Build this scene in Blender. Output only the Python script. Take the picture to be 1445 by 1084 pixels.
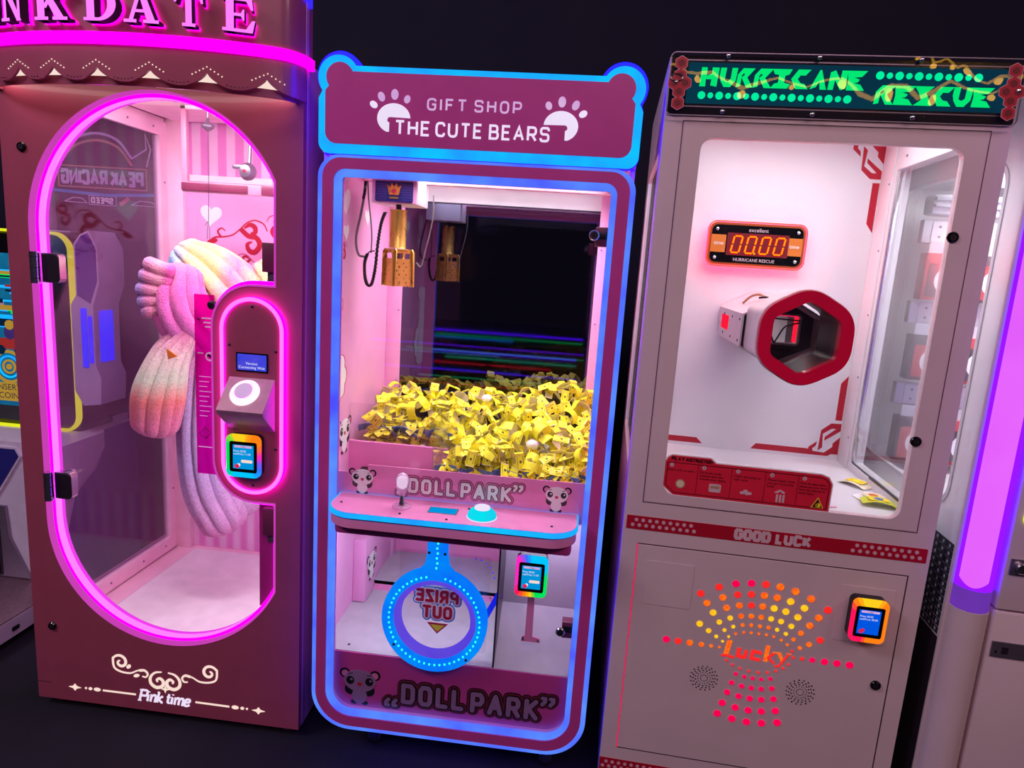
import bpy, bmesh, math, random
from mathutils import Vector, Matrix
from mathutils.geometry import tessellate_polygon

# ------------------------------------------------------------------ clearing
for o in list(bpy.data.objects):
    bpy.data.objects.remove(o, do_unlink=True)
SC = bpy.context.scene
COL = SC.collection
R = math.radians
PI = math.pi
rnd = random.Random(7)

# ------------------------------------------------------------------ camera
CAM_Z = 1.487
cd = bpy.data.cameras.new('camera'); cam = bpy.data.objects.new('camera', cd); COL.objects.link(cam)
cd.sensor_fit = 'HORIZONTAL'; cd.sensor_width = 36.0; cd.lens = 933.15 * 36.0 / 1445.0
cd.clip_start = 0.02; cd.clip_end = 60
_M = Matrix(((0.99292276, 0.08180923, -0.0860909), (0.0991543, -0.17206275, 0.98008308), (0.06536681, -0.98168307, -0.17895676)))
cam.matrix_world = Matrix(((_M[0][0], -_M[0][1], -_M[0][2], 0), (_M[1][0], -_M[1][1], -_M[1][2], 0), (_M[2][0], -_M[2][1], -_M[2][2], CAM_Z), (0, 0, 0, 1)))
SC.camera = cam

# ------------------------------------------------------------------ world, exposure, hall lights
SC.view_settings.view_transform = 'Standard'
SC.view_settings.look = 'None'
SC.view_settings.exposure = 0.0
SC.view_settings.gamma = 1.0
SC.view_settings.use_curve_mapping = False
w = bpy.data.worlds.new('hall_air'); SC.world = w; w.use_nodes = True
w.node_tree.nodes['Background'].inputs[0].default_value = (0.30, 0.22, 0.42, 1)
w.node_tree.nodes['Background'].inputs[1].default_value = 0.05

def area(name, loc, target, size, power, color, sy=None, spread=180):
    l = bpy.data.lights.new(name, 'AREA'); l.energy = power; l.color = color
    l.shape = 'RECTANGLE' if sy else 'SQUARE'; l.size = size
    if sy: l.size_y = sy
    l.spread = R(spread)
    o = bpy.data.objects.new(name, l); COL.objects.link(o); o.location = loc
    d = (Vector(target) - Vector(loc)); o.rotation_euler = d.to_track_quat('-Z', 'Y').to_euler()
    return o
# ceiling lamps of the hall behind the photographer, and one added fill
area('hall_or_fill_lamp', (1.0, -2.2, 4.1), (0.5, 1.9, 0.9), 2.2, 45, (1.0, 0.58, 0.69), 0.9)
area('hall_or_fill_lamp', (-1.6, -1.9, 4.1), (-0.9, 1.9, 0.9), 1.6, 17, (1.0, 0.66, 0.72), 0.9)
area('hall_or_fill_lamp', (3.4, -0.6, 4.0), (1.4, 1.8, 0.6), 1.2, 18, (1.0, 0.72, 0.66), 0.9)
area('hall_or_fill_lamp', (-3.6, -0.4, 4.0), (-2.0, 2.4, 0.8), 1.4, 62, (0.95, 0.80, 1.0), 0.9)  # added out of view to brighten the racing game

# ------------------------------------------------------------------ materials
MATS = {}
def lin(c):
    return tuple(((x / 255) / 12.92 if x / 255 <= 0.04045 else ((x / 255 + 0.055) / 1.055) ** 2.4) for x in c)
def newmat(name):
    m = bpy.data.materials.new(name); m.use_nodes = True
    nt = m.node_tree; nt.nodes.clear()
    out = nt.nodes.new('ShaderNodeOutputMaterial')
    MATS[name] = m
    return m, nt, out
def nd(nt, t, **kw):
    n = nt.nodes.new(t)
    for k, v in kw.items():
        if k.startswith('i_'): n.inputs[k[2:].replace('_', ' ')].default_value = v
        else: setattr(n, k, v)
    return n
def coords(nt, scale=1.0):
    tc = nd(nt, 'ShaderNodeTexCoord'); mp = nd(nt, 'ShaderNodeMapping')
    s = scale if isinstance(scale, tuple) else (scale,) * 3
    mp.inputs['Scale'].default_value = s
    nt.links.new(tc.outputs['Object'], mp.inputs['Vector']); return mp.outputs['Vector']
def paint(name, srgb, rough=0.45, metal=0.0, var=0.06, nscale=18, coat=0.0, bump=0.0, bscale=600, sheen=0.0, spec=0.5):
    m, nt, out = newmat(name)
    b = nd(nt, 'ShaderNodeBsdfPrincipled'); c = lin(srgb)
    b.inputs['Metallic'].default_value = metal
    b.inputs['Coat Weight'].default_value = coat; b.inputs['Coat Roughness'].default_value = 0.08
    b.inputs['Specular IOR Level'].default_value = spec
    if sheen: b.inputs['Sheen Weight'].default_value = sheen
    v = coords(nt)
    n = nd(nt, 'ShaderNodeTexNoise', i_Scale=nscale, i_Detail=3.0); nt.links.new(v, n.inputs['Vector'])
    rp = nd(nt, 'ShaderNodeValToRGB')
    rp.color_ramp.elements[0].position = 0.3; rp.color_ramp.elements[1].position = 0.7
    rp.color_ramp.elements[0].color = tuple(x * (1 - var) for x in c) + (1,)
    rp.color_ramp.elements[1].color = tuple(min(1, x * (1 + var)) for x in c) + (1,)
    nt.links.new(n.outputs['Fac'], rp.inputs['Fac']); nt.links.new(rp.outputs['Color'], b.inputs['Base Color'])
    mr = nd(nt, 'ShaderNodeMapRange'); mr.inputs['To Min'].default_value = rough * 0.9; mr.inputs['To Max'].default_value = min(1, rough * 1.1)
    nt.links.new(n.outputs['Fac'], mr.inputs['Value']); nt.links.new(mr.outputs['Result'], b.inputs['Roughness'])
    if bump:
        n2 = nd(nt, 'ShaderNodeTexNoise', i_Scale=bscale, i_Detail=2.0); nt.links.new(v, n2.inputs['Vector'])
        bp = nd(nt, 'ShaderNodeBump', i_Strength=bump, i_Distance=0.002)
        nt.links.new(n2.outputs['Fac'], bp.inputs['Height']); nt.links.new(bp.outputs['Normal'], b.inputs['Normal'])
    nt.links.new(b.outputs[0], out.inputs[0]); return m
def glow(name, c1, strength, c2=None, nscale=9, contrast=0.25):
    """a lit part: diffuser, LED, screen; c2 = second colour of an uneven LED strip"""
    m, nt, out = newmat(name)
    e = nd(nt, 'ShaderNodeEmission', i_Strength=strength)
    v = coords(nt)
    n = nd(nt, 'ShaderNodeTexNoise', i_Scale=nscale, i_Detail=2.0); nt.links.new(v, n.inputs['Vector'])
    rp = nd(nt, 'ShaderNodeValToRGB')
    rp.color_ramp.elements[0].position = 0.5 - contrast; rp.color_ramp.elements[1].position = 0.5 + contrast
    a = lin(c1); bcol = lin(c2) if c2 else tuple(x * 0.9 for x in a)
    rp.color_ramp.elements[0].color = a + (1,); rp.color_ramp.elements[1].color = bcol + (1,)
    nt.links.new(n.outputs['Fac'], rp.inputs['Fac']); nt.links.new(rp.outputs['Color'], e.inputs['Color'])
    nt.links.new(e.outputs[0], out.inputs[0]); return m
def pane(name, tint=(255, 255, 255), refl=1.0, rough=0.0, body=0.0, bodycol=(255, 255, 255)):
    """clear sheet: passes light straight, reflects by angle; body = share of printed/milky colour"""
    m, nt, out = newmat(name)
    t = nd(nt, 'ShaderNodeBsdfTransparent'); t.inputs['Color'].default_value = lin(tint) + (1,)
    g = nd(nt, 'ShaderNodeBsdfGlossy', i_Roughness=rough)
    lw = nd(nt, 'ShaderNodeLayerWeight', i_Blend=0.5)
    p = nd(nt, 'ShaderNodeMath', operation='POWER'); p.inputs[1].default_value = 4.0
    nt.links.new(lw.outputs['Facing'], p.inputs[0])
    ma = nd(nt, 'ShaderNodeMath', operation='MULTIPLY_ADD', use_clamp=True); ma.inputs[1].default_value = 0.9 * refl; ma.inputs[2].default_value = 0.035 * refl
    nt.links.new(p.outputs[0], ma.inputs[0])
    mx = nd(nt, 'ShaderNodeMixShader'); nt.links.new(ma.outputs[0], mx.inputs[0])
    first = t.outputs[0]
    if body:
        d = nd(nt, 'ShaderNodeBsdfDiffuse'); d.inputs['Color'].default_value = lin(bodycol) + (1,)
        m2 = nd(nt, 'ShaderNodeMixShader'); m2.inputs[0].default_value = body
        nt.links.new(t.outputs[0], m2.inputs[1]); nt.links.new(d.outputs[0], m2.inputs[2]); first = m2.outputs[0]
    nt.links.new(first, mx.inputs[1]); nt.links.new(g.outputs[0], mx.inputs[2]); nt.links.new(mx.outputs[0], out.inputs[0])
    return m

paint('rose_paint', (170, 78, 104), 0.34, 0.0, 0.04, 12, coat=0.5)
paint('rose_side', (196, 132, 160), 0.4, 0.0, 0.04)
paint('rose_dark', (120, 48, 78), 0.4)
paint('inner_pink', (252, 206, 226), 0.45)
paint('inner_white', (246, 240, 246), 0.4)
paint('wall_pink', (250, 176, 226), 0.5, 0, 0.03)
paint('stripe_dark', (240, 146, 216), 0.5)
paint('stripe_light', (252, 206, 240), 0.5)
paint('white_print', (250, 250, 252), 0.5)
paint('red_print', (196, 28, 62), 0.5)
paint('maroon_print', (120, 30, 60), 0.5)
paint('teal_print', (54, 158, 220), 0.5)
paint('mural_grey', (206, 190, 226), 0.5)
paint('mural_violet', (120, 96, 190), 0.5)
paint('brushed_rose', (212, 158, 176), 0.35, 0.15, 0.06, 40)
paint('latch_magenta', (186, 40, 146), 0.4)
paint('chrome', (214, 210, 216), 0.22, 1.0, 0.03)
paint('steel', (150, 142, 160), 0.34, 0.8, 0.05)
paint('dark_steel', (74, 62, 78), 0.35, 0.7)
paint('black_plastic', (16, 15, 20), 0.4)
paint('black_gloss', (10, 9, 13), 0.12, coat=0.4)
paint('rubber', (24, 22, 28), 0.7)
paint('claw_front', (206, 72, 166), 0.35, 0, 0.05, 10, coat=0.2)
paint('claw_pink', (246, 150, 208), 0.42, 0, 0.04)
paint('claw_wall', (242, 172, 222), 0.45, 0, 0.03)
paint('pink_decal', (236, 132, 196), 0.4)
paint('gold', (232, 190, 92), 0.28, 0.75, 0.05, 30)
paint('cable_black', (22, 16, 22), 0.5)
paint('cable_grey', (120, 112, 116), 0.5)
paint('white_board', (236, 234, 240), 0.5, 0, 0.04)
paint('grey_floor', (186, 184, 196), 0.55, 0, 0.08)
paint('cabinet_white', (226, 206, 210), 0.42, 0, 0.03, 8)
paint('cabinet_inner', (232, 232, 238), 0.32, 0, 0.02, 8, coat=0.2)
paint('seam', (70, 44, 58), 0.6)
paint('red_decal', (186, 16, 48), 0.4, 0, 0.05)
paint('dark_red', (116, 8, 30), 0.45)
paint('mauve_print', (158, 120, 172), 0.5)
paint('timer_brown', (158, 74, 28), 0.4)
paint('sticker_red', (232, 34, 66), 0.45)
paint('ring_red', (236, 8, 70), 0.3, 0, 0.05, coat=0.3)
paint('pale_decal', (226, 196, 204), 0.5)
paint('pale_hex', (226, 150, 170), 0.5)
paint('duct_grey', (206, 206, 214), 0.4, 0, 0.04)
paint('duct_dark', (92, 90, 104), 0.4, 0, 0.06)
paint('ticket_yellow', (253, 246, 44), 0.55, 0, 0.07, 60)
paint('ticket_deep', (246, 222, 56), 0.55, 0, 0.07, 60)
paint('ticket_back', (238, 230, 206), 0.6, 0, 0.05, 60)
paint('ticket_ink', (110, 92, 30), 0.6)
paint('note_blue', (104, 132, 196), 0.5, 0, 0.3, 120)
paint('ball_white', (244, 244, 250), 0.3)
paint('navy_plastic', (40, 40, 120), 0.35, coat=0.3)
paint('game_white', (206, 198, 214), 0.35, coat=0.2)
paint('game_violet', (86, 70, 150), 0.4)
paint('tread_metal', (150, 120, 130), 0.35, 0.7, 0.15, 60, bump=0.6, bscale=140)
paint('orange_print', (216, 120, 40), 0.5)
paint('cream_print', (244, 232, 190), 0.5)
paint('box_red', (186, 40, 52), 0.45, 0, 0.1)
paint('box_dark', (60, 44, 56), 0.5, 0, 0.1)
paint('box_pink', (220, 120, 140), 0.45, 0, 0.1)
paint('qr_dark', (40, 40, 52), 0.5)
paint('yellow_green', (214, 226, 60), 0.4)
paint('wood_edge', (196, 150, 120), 0.5)

glow('neon_magenta', (255, 0, 250), 2.6)
glow('neon_edge', (255, 0, 250), 8.0)
glow('neon_core', (255, 120, 255), 1.35)
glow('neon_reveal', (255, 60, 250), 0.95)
glow('letter_face', (255, 124, 255), 1.2)
glow('letter_halo', (255, 0, 245), 7.0)
glow('painted_lip_glow', (226, 74, 204), 0.8)  # neon light on the panel's cut edge, put into a glowing colour
glow('valance_lamp', (255, 210, 204), 4.5)
glow('collar_violet', (112, 84, 240), 0.8, (96, 70, 240), 12)
glow('cream_light', (255, 226, 214), 1.0)
glow('lamp_white', (255, 246, 255), 1.6)
glow('led_white', (255, 240, 255), 8.0)
glow('blue_led', (92, 148, 255), 1.05, (74, 78, 255), 8)
glow('blue_led_side', (8, 14, 255), 8.0, (20, 8, 250), 7)
glow('cyan_led', (10, 190, 255), 1.15, (30, 140, 255), 12)
glow('azure_tube', (0, 150, 255), 0.95, (10, 105, 255), 14)
glow('azure_dot', (40, 235, 255), 1.8)
glow('deep_blue_lit', (24, 40, 255), 0.8)
glow('sign_white', (244, 228, 255), 1.0)
glow('sign_lilac', (214, 160, 226), 0.85, (236, 196, 240), 14)
glow('button_lit', (255, 236, 252), 1.2)
glow('button_warm', (255, 250, 200), 1.2)
glow('cyan_button', (0, 230, 240), 1.0, (30, 200, 235), 20)
glow('screen_blue', (0, 156, 232), 0.95)
glow('screen_deep', (0, 92, 240), 0.95)
glow('lcd_blue', (46, 70, 240), 0.8, (90, 80, 240), 40)
glow('text_white', (235, 240, 255), 1.0)
glow('ic_red', (236, 40, 90), 0.9)
glow('ring_green', (0, 226, 90), 1.1)
glow('ring_yellow', (250, 206, 30), 1.1)
glow('ring_orange', (255, 128, 20), 1.1)
glow('ring_red_lit', (255, 20, 90), 1.1)
glow('ring_pinklit', (255, 40, 190), 1.1)
glow('ring_cyan', (0, 196, 255), 1.1)
glow('ring_blue', (60, 110, 255), 1.1)
glow('green_sign', (0, 245, 124), 1.0)
glow('green_dot', (0, 255, 170), 1.0)
glow('teal_back', (6, 66, 84), 0.8, (8, 46, 72), 4)
glow('timer_amber', (255, 150, 8), 1.5)
glow('timer_halo', (226, 8, 40), 1.0)
glow('timer_rim', (255, 110, 30), 1.1)
glow('red_backlight', (255, 26, 66), 20.0)
glow('dot_pink', (255, 0, 84), 1.0)
glow('dot_red', (255, 40, 40), 1.0)
glow('dot_orange', (255, 130, 24), 1.0, (255, 70, 24), 160)
glow('dot_yellow', (255, 214, 30), 1.05, (255, 170, 30), 160)
glow('tube_pink', (232, 104, 255), 1.0, (226, 92, 250), 6)
glow('tube_violet', (92, 8, 255), 3.4)
glow('tube_foot', (134, 66, 214), 0.6)
glow('neon_yellow', (236, 240, 40), 1.0)
glow('game_blue', (20, 60, 255), 1.3, (50, 40, 255), 12)
glow('led_red', (255, 20, 50), 1.5)
glow('screen_sky', (20, 96, 150), 0.7, (24, 130, 170), 12)
glow('screen_gold', (206, 160, 60), 0.7)
glow('screen_red', (180, 50, 50), 0.7)
glow('screen_dark', (16, 40, 70), 0.7)
glow('warm_bulb', (255, 190, 60), 9.0)
glow('warm_rope', (255, 190, 60), 4.0)

pane('clear_glass'); pane('side_glass', (240, 228, 248), 1.7)
pane('acrylic', (252, 250, 252), 0.8)
pane('crystal', (250, 236, 252), 1.6, 0.15, 0.4, (250, 214, 250))
pane('magenta_film', (255, 84, 226), 0.6, 0.0, 0.32, (246, 0, 196))
pane('smoked', (120, 116, 130), 1.0, 0.05)
m, nt, out = newmat('smoked_mirror')      # dark mirror glass at the back of the claw machine
b = nd(nt, 'ShaderNodeBsdfPrincipled'); b.inputs['Base Color'].default_value = (0.125, 0.12, 0.19, 1); b.inputs['Metallic'].default_value = 1.0; b.inputs['Roughness'].default_value = 0.02
v = coords(nt); n = nd(nt, 'ShaderNodeTexNoise', i_Scale=5.0, i_Detail=4.0); nt.links.new(v, n.inputs['Vector'])
mr = nd(nt, 'ShaderNodeMapRange'); mr.inputs['To Min'].default_value = 0.0; mr.inputs['To Max'].default_value = 0.06
nt.links.new(n.outputs['Fac'], mr.inputs['Value']); nt.links.new(mr.outputs['Result'], b.inputs['Roughness']); nt.links.new(b.outputs[0], out.inputs[0])
m, nt, out = newmat('mirror_print')       # panel behind the sign plate
b = nd(nt, 'ShaderNodeBsdfPrincipled'); b.inputs['Base Color'].default_value = (0.014, 0.012, 0.02, 1); b.inputs['Roughness'].default_value = 0.1
n = nd(nt, 'ShaderNodeTexNoise', i_Scale=6.0); nt.links.new(coords(nt), n.inputs['Vector'])
bp = nd(nt, 'ShaderNodeBump', i_Strength=0.03, i_Distance=0.01); nt.links.new(n.outputs['Fac'], bp.inputs['Height']); nt.links.new(bp.outputs['Normal'], b.inputs['Normal'])
nt.links.new(b.outputs[0], out.inputs[0])
# rippled clear plate of the sign: the lamps of the hall show in it as wavy lines
m, nt, out = newmat('sign_plate')
t = nd(nt, 'ShaderNodeBsdfTransparent'); g = nd(nt, 'ShaderNodeBsdfGlossy', i_Roughness=0.01)
n = nd(nt, 'ShaderNodeTexNoise', i_Scale=5.0, i_Detail=1.0); nt.links.new(coords(nt), n.inputs['Vector'])
bp = nd(nt, 'ShaderNodeBump', i_Strength=0.09, i_Distance=0.02); nt.links.new(n.outputs['Fac'], bp.inputs['Height']); nt.links.new(bp.outputs['Normal'], g.inputs['Normal'])
mx = nd(nt, 'ShaderNodeMixShader'); mx.inputs[0].default_value = 0.042
nt.links.new(t.outputs[0], mx.inputs[1]); nt.links.new(g.outputs[0], mx.inputs[2]); nt.links.new(mx.outputs[0], out.inputs[0])

# ------------------------------------------------------------------ geometry helpers
class Fr:
    """frame: (a, b, c) -> o + a*ax + b*ay + c*az"""
    def __init__(s, o, ax, ay, az): s.o, s.ax, s.ay, s.az = Vector(o), Vector(ax).normalized(), Vector(ay).normalized(), Vector(az).normalized()
    def __call__(s, a, b, c=0.0): return s.o + s.ax * a + s.ay * b + s.az * c
def FF(v=0.0): return Fr((0, v, 0), (1, 0, 0), (0, 0, 1), (0, -1, 0))    # facing the player, c grows towards the player
def TOP(z=0.0): return Fr((0, 0, z), (1, 0, 0), (0, 1, 0), (0, 0, 1))

def rrect(x0, y0, x1, y1, r, n=8, rs=None):
    rs = rs or (r, r, r, r); pts = []
    for (cx, cy, a0), q in zip(((x1, y1, 0), (x0, y1, 90), (x0, y0, 180), (x1, y0, 270)), rs):
        sx = -1 if cx == x1 else 1; sy = -1 if cy == y1 else 1
        if q <= 0: pts.append((cx, cy)); continue
        for i in range(n + 1):
            a = R(a0 + 90 * i / n); pts.append((cx + sx * q + q * math.cos(a), cy + sy * q + q * math.sin(a)))
    return pts
def ell(cx, cy, rx, ry=None, n=24, rot=0.0, a0=0, a1=360):
    ry = rx if ry is None else ry; full = (a1 - a0 == 360); k = n if full else n + 1; pts = []
    for i in range(k):
        a = R(a0 + (a1 - a0) * i / n); x, y = rx * math.cos(a), ry * math.sin(a)
        pts.append((cx + x * math.cos(rot) - y * math.sin(rot), cy + x * math.sin(rot) + y * math.cos(rot)))
    return pts
def area2(p): return sum(p[i][0] * p[(i + 1) % len(p)][1] - p[(i + 1) % len(p)][0] * p[i][1] for i in range(len(p))) / 2
def offset(p, d):
    """grow (d > 0) or shrink a closed outline"""
    s = 1 if area2(p) > 0 else -1; n = len(p); out = []
    for i in range(n):
        a, b, c = Vector(p[i - 1]), Vector(p[i]), Vector(p[(i + 1) % n])
        e1, e2 = (b - a), (c - b)
        if e1.length < 1e-9: e1 = e2
        if e2.length < 1e-9: e2 = e1
        e1.normalize(); e2.normalize()
        n1, n2 = Vector((e1.y, -e1.x)) * s, Vector((e2.y, -e2.x)) * s
        m = n1 + n2
        if m.length < 1e-6: m = n1
        m.normalize(); k = max(0.4, m.dot(n1)); q = b + m * (d / k); out.append((q.x, q.y))
    return out
def fillet(pts, r, n=6, closed=False):
    """round the corners of a path; a third value 0 on a point keeps it sharp"""
    N = len(pts); out = []
    for i, p in enumerate(pts):
        rr = r * (p[2] if len(p) > 2 else 1)
        if (not closed and i in (0, N - 1)) or rr <= 0: out.append((p[0], p[1])); continue
        b = Vector(p[:2]); a = Vector(pts[i - 1][:2]); c = Vector(pts[(i + 1) % N][:2])
        e1, e2 = a - b, c - b; l1, l2 = e1.length, e2.length
        k = min(rr, l1 * 0.5 if (closed or i > 1) else l1 * 0.95, l2 * 0.5 if (closed or i < N - 2) else l2 * 0.95)
        p0, p1 = b + e1.normalized() * k, b + e2.normalized() * k
        for j in range(n + 1):
            t = j / n; q = p0 * (1 - t) ** 2 + b * 2 * t * (1 - t) + p1 * t * t; out.append((q.x, q.y))
    return out
def spline(pts, n=8, closed=False):
    P = [Vector(p) for p in pts]; N = len(P); out = []
    seg = N if closed else N - 1
    for i in range(seg):
        p0 = P[i - 1] if (closed or i > 0) else P[0] * 2 - P[1]
        p1, p2 = P[i], P[(i + 1) % N]
        p3 = P[(i + 2) % N] if (closed or i + 2 < N) else P[-1] * 2 - P[-2]
        for j in range(n):
            t = j / n
            out.append(0.5 * (2 * p1 + (p2 - p0) * t + (2 * p0 - 5 * p1 + 4 * p2 - p3) * t * t + (3 * p1 - p0 - 3 * p2 + p3) * t ** 3))
    if not closed: out.append(P[-1].copy())
    return out

class MB:
    def __init__(s): s.v = []; s.f = []; s.mi = []; s.mats = []; s.sm = []; s.k = 0
    def lift(s):
        """prints laid over one another get a hair's breadth between them"""
        s.k += 1; return 1.2e-5 * (s.k % 150)
    def mid(s, m):
        m = MATS[m] if isinstance(m, str) else m
        if m not in s.mats: s.mats.append(m)
        return s.mats.index(m)
    def add(s, verts, faces, m, smooth=True):
        b = len(s.v); s.v += [Vector(q) for q in verts]; k = s.mid(m)
        for f in faces: s.f.append(tuple(i + b for i in f)); s.mi.append(k); s.sm.append(smooth)
        return s
    def plate(s, loops, fr, c0, c1, m, ms=None):
        """outline with holes, from depth c0 to c1 (c1 = face towards the viewer); ms = material of the edges"""
        if loops and not isinstance(loops[0][0], (tuple, list, Vector)): loops = [loops]
        c1 += s.lift()
        tris = tessellate_polygon([[Vector((p[0], p[1], 0)) for p in L] for L in loops])
        flat = [p for L in loops for p in L]; n = len(flat)
        s.add([fr(p[0], p[1], c1) for p in flat], [tuple(t) for t in tris], m, False)
        if abs(c1 - c0) > 1e-7:
            s.add([fr(p[0], p[1], c0) for p in flat], [tuple(reversed(t)) for t in tris], ms or m, False)
            b = 0
            for L in loops:
                k = len(L)
                s.add([fr(p[0], p[1], c0) for p in L] + [fr(p[0], p[1], c1) for p in L], [(i, (i + 1) % k, k + (i + 1) % k, k + i) for i in range(k)], ms or m)
        return s
    def band(s, path, wd, fr, c0, c1, m, closed=False, ms=None, caps=0):
        """a stroke of width wd (number or list) along a 2-D path, extruded c0..c1"""
        c1 += s.lift()
        P = [Vector(p[:2]) for p in path]
        Q = [P[0]]
        for p in P[1:]:
            if (p - Q[-1]).length > 1e-6: Q.append(p)
        if closed and (Q[0] - Q[-1]).length < 1e-6: Q.pop()
        ws = wd if isinstance(wd, (list, tuple)) else [wd] * len(Q)
        if len(ws) != len(Q): ws = [ws[min(len(ws) - 1, int(i * len(ws) / len(Q)))] for i in range(len(Q))]
        P = Q; N = len(P)
        if N < 2: return s
        Lp, Rp = [], []
        for i in range(N):
            a = P[i - 1] if (closed or i > 0) else None; c = P[(i + 1) % N] if (closed or i < N - 1) else None
            e1 = (P[i] - a).normalized() if a is not None else (c - P[i]).normalized()
            e2 = (c - P[i]).normalized() if c is not None else e1
            n1, n2 = Vector((-e1.y, e1.x)), Vector((-e2.y, e2.x)); mm = n1 + n2
            if mm.length < 1e-6: mm = n1
            mm.normalize(); k = ws[i] / 2 / max(0.5, mm.dot(n1))
            Lp.append(P[i] + mm * k); Rp.append(P[i] - mm * k)
        V = [fr(p.x, p.y, c1) for p in Lp] + [fr(p.x, p.y, c1) for p in Rp]
        k2 = N if closed else N - 1
        s.add(V, [(i, N + i, N + (i + 1) % N, (i + 1) % N) for i in range(k2)], m, False)
        if abs(c1 - c0) > 1e-7:
            V0 = [fr(p.x, p.y, c0) for p in Lp] + [fr(p.x, p.y, c0) for p in Rp]
            F = []
            for i in range(k2):
                j = (i + 1) % N
                F += [(i, j, 2 * N + j, 2 * N + i), (N + i, 3 * N + i, 3 * N + j, N + j)]
            if not closed: F += [(0, 2 * N, 3 * N, N), (N - 1, 2 * N - 1, 4 * N - 1, 3 * N - 1)]
            s.add(V + V0, F, ms or m, True)
        if caps:
            for q, wq in ((P[0], ws[0]), (P[-1], ws[-1])): s.plate(ell(q.x, q.y, wq / 2, n=12), fr, c0, c1, m, ms)
        return s
    def box(s, x0, x1, y0, y1, z0, z1, m, bev=0.0, seg=2):
        bm = bmesh.new(); bmesh.ops.create_cube(bm, size=1.0)
        for q in bm.verts: q.co = Vector(((x0 + x1) / 2 + q.co.x * (x1 - x0), (y0 + y1) / 2 + q.co.y * (y1 - y0), (z0 + z1) / 2 + q.co.z * (z1 - z0)))
        if bev: bmesh.ops.bevel(bm, geom=bm.edges[:], offset=bev, segments=seg, profile=0.5, affect='EDGES')
        bm.verts.index_update(); s.add([q.co.copy() for q in bm.verts], [tuple(q.index for q in f.verts) for f in bm.faces], m, bool(bev)); bm.free(); return s
    def lathe(s, prof, o, ax, m, n=24):
        """profile of (radius, height) turned round axis ax through o"""
        ax = Vector(ax).normalized(); t = Vector((0, 0, 1)) if abs(ax.z) < 0.9 else Vector((1, 0, 0))
        e1 = ax.cross(t).normalized(); e2 = ax.cross(e1); o = Vector(o); V = []; k = len(prof)
        for i in range(n):
            a = 2 * PI * i / n
            for r, h in prof: V.append(o + ax * h + (e1 * math.cos(a) + e2 * math.sin(a)) * r)
        F = []
        for i in range(n):
            j = (i + 1) % n
            for q in range(k - 1): F.append((i * k + q, j * k + q, j * k + q + 1, i * k + q + 1))
        if prof[0][0] > 1e-6: F.append(tuple(i * k for i in range(n)))
        if prof[-1][0] > 1e-6: F.append(tuple(i * k + k - 1 for i in range(n)))
        return s.add(V, F, m)
    def cyl(s, p0, p1, r, m, n=16, r2=None):
        p0, p1 = Vector(p0), Vector(p1); return s.lathe([(r, 0), (r if r2 is None else r2, (p1 - p0).length)], p0, p1 - p0, m, n)
    def ball(s, c, r, m, n=16, sc=(1, 1, 1)):
        V, F = [], []; k = n // 2
        for j in range(1, k):
            t = PI * j / k
            for i in range(n): V.append(Vector(c) + Vector((r * sc[0] * math.sin(t) * math.cos(2 * PI * i / n), r * sc[1] * math.sin(t) * math.sin(2 * PI * i / n), r * sc[2] * math.cos(t))))
        for j in range(k - 2):
            for i in range(n): F.append((j * n + i, j * n + (i + 1) % n, (j + 1) * n + (i + 1) % n, (j + 1) * n + i))
        V += [Vector(c) + Vector((0, 0, r * sc[2])), Vector(c) - Vector((0, 0, r * sc[2]))]; a, b = len(V) - 2, len(V) - 1
        for i in range(n): F += [(a, (i + 1) % n, i), (b, (k - 2) * n + i, (k - 2) * n + (i + 1) % n)]
        return s.add(V, F, m)
    def tube(s, path, r, m, n=10, closed=False, caps=True):
        P = [Vector(p) for p in path]; N = len(P); rs = r if isinstance(r, (list, tuple)) else [r] * N; V = []; up = None
        for i in range(N):
            a = P[i - 1] if (closed or i > 0) else P[i]; c = P[(i + 1) % N] if (closed or i < N - 1) else P[i]
            t = (c - a).normalized()
            if up is None: up = t.cross(Vector((0.31, 0.17, 0.94))).normalized()
            up = (up - t * up.dot(t)).normalized(); e2 = t.cross(up)
            for j in range(n): an = 2 * PI * j / n; V.append(P[i] + (up * math.cos(an) + e2 * math.sin(an)) * rs[i])
        F = []
        for i in range(N if closed else N - 1):
            q = (i + 1) % N
            for j in range(n): F.append((i * n + j, i * n + (j + 1) % n, q * n + (j + 1) % n, q * n + j))
        if not closed and caps: F += [tuple(range(n)), tuple((N - 1) * n + j for j in range(n))]
        return s.add(V, F, m)
    def build(s, name, parent=None, sharp=38):
        me = bpy.data.meshes.new(name); me.from_pydata([tuple(q) for q in s.v], [], s.f)
        for m in s.mats: me.materials.append(m)
        me.polygons.foreach_set('material_index', s.mi); me.polygons.foreach_set('use_smooth', s.sm)
        bm = bmesh.new(); bm.from_mesh(me); bmesh.ops.recalc_face_normals(bm, faces=bm.faces); bm.to_mesh(me); bm.free()
        me.set_sharp_from_angle(angle=R(sharp)); me.update()
        o = bpy.data.objects.new(name, me); COL.objects.link(o)
        if parent is not None: o.parent = parent
        return o

def thing(name, label, cat, loc=(0, 0, 0), rotz=0.0, group=None):
    o = bpy.data.objects.new(name, None); COL.objects.link(o); o.empty_display_size = 0.1
    o.location = loc; o.rotation_euler = (0, 0, rotz); o['label'] = label; o['category'] = cat
    if group: o['group'] = group
    return o
def tag(o, label, cat, group=None, kind=None):
    o['label'] = label; o['category'] = cat
    if group: o['group'] = group
    if kind: o['kind'] = kind
    return o
def struct(o): o['kind'] = 'structure'; return o
def lab(o, t): o['label'] = t; return o

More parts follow.
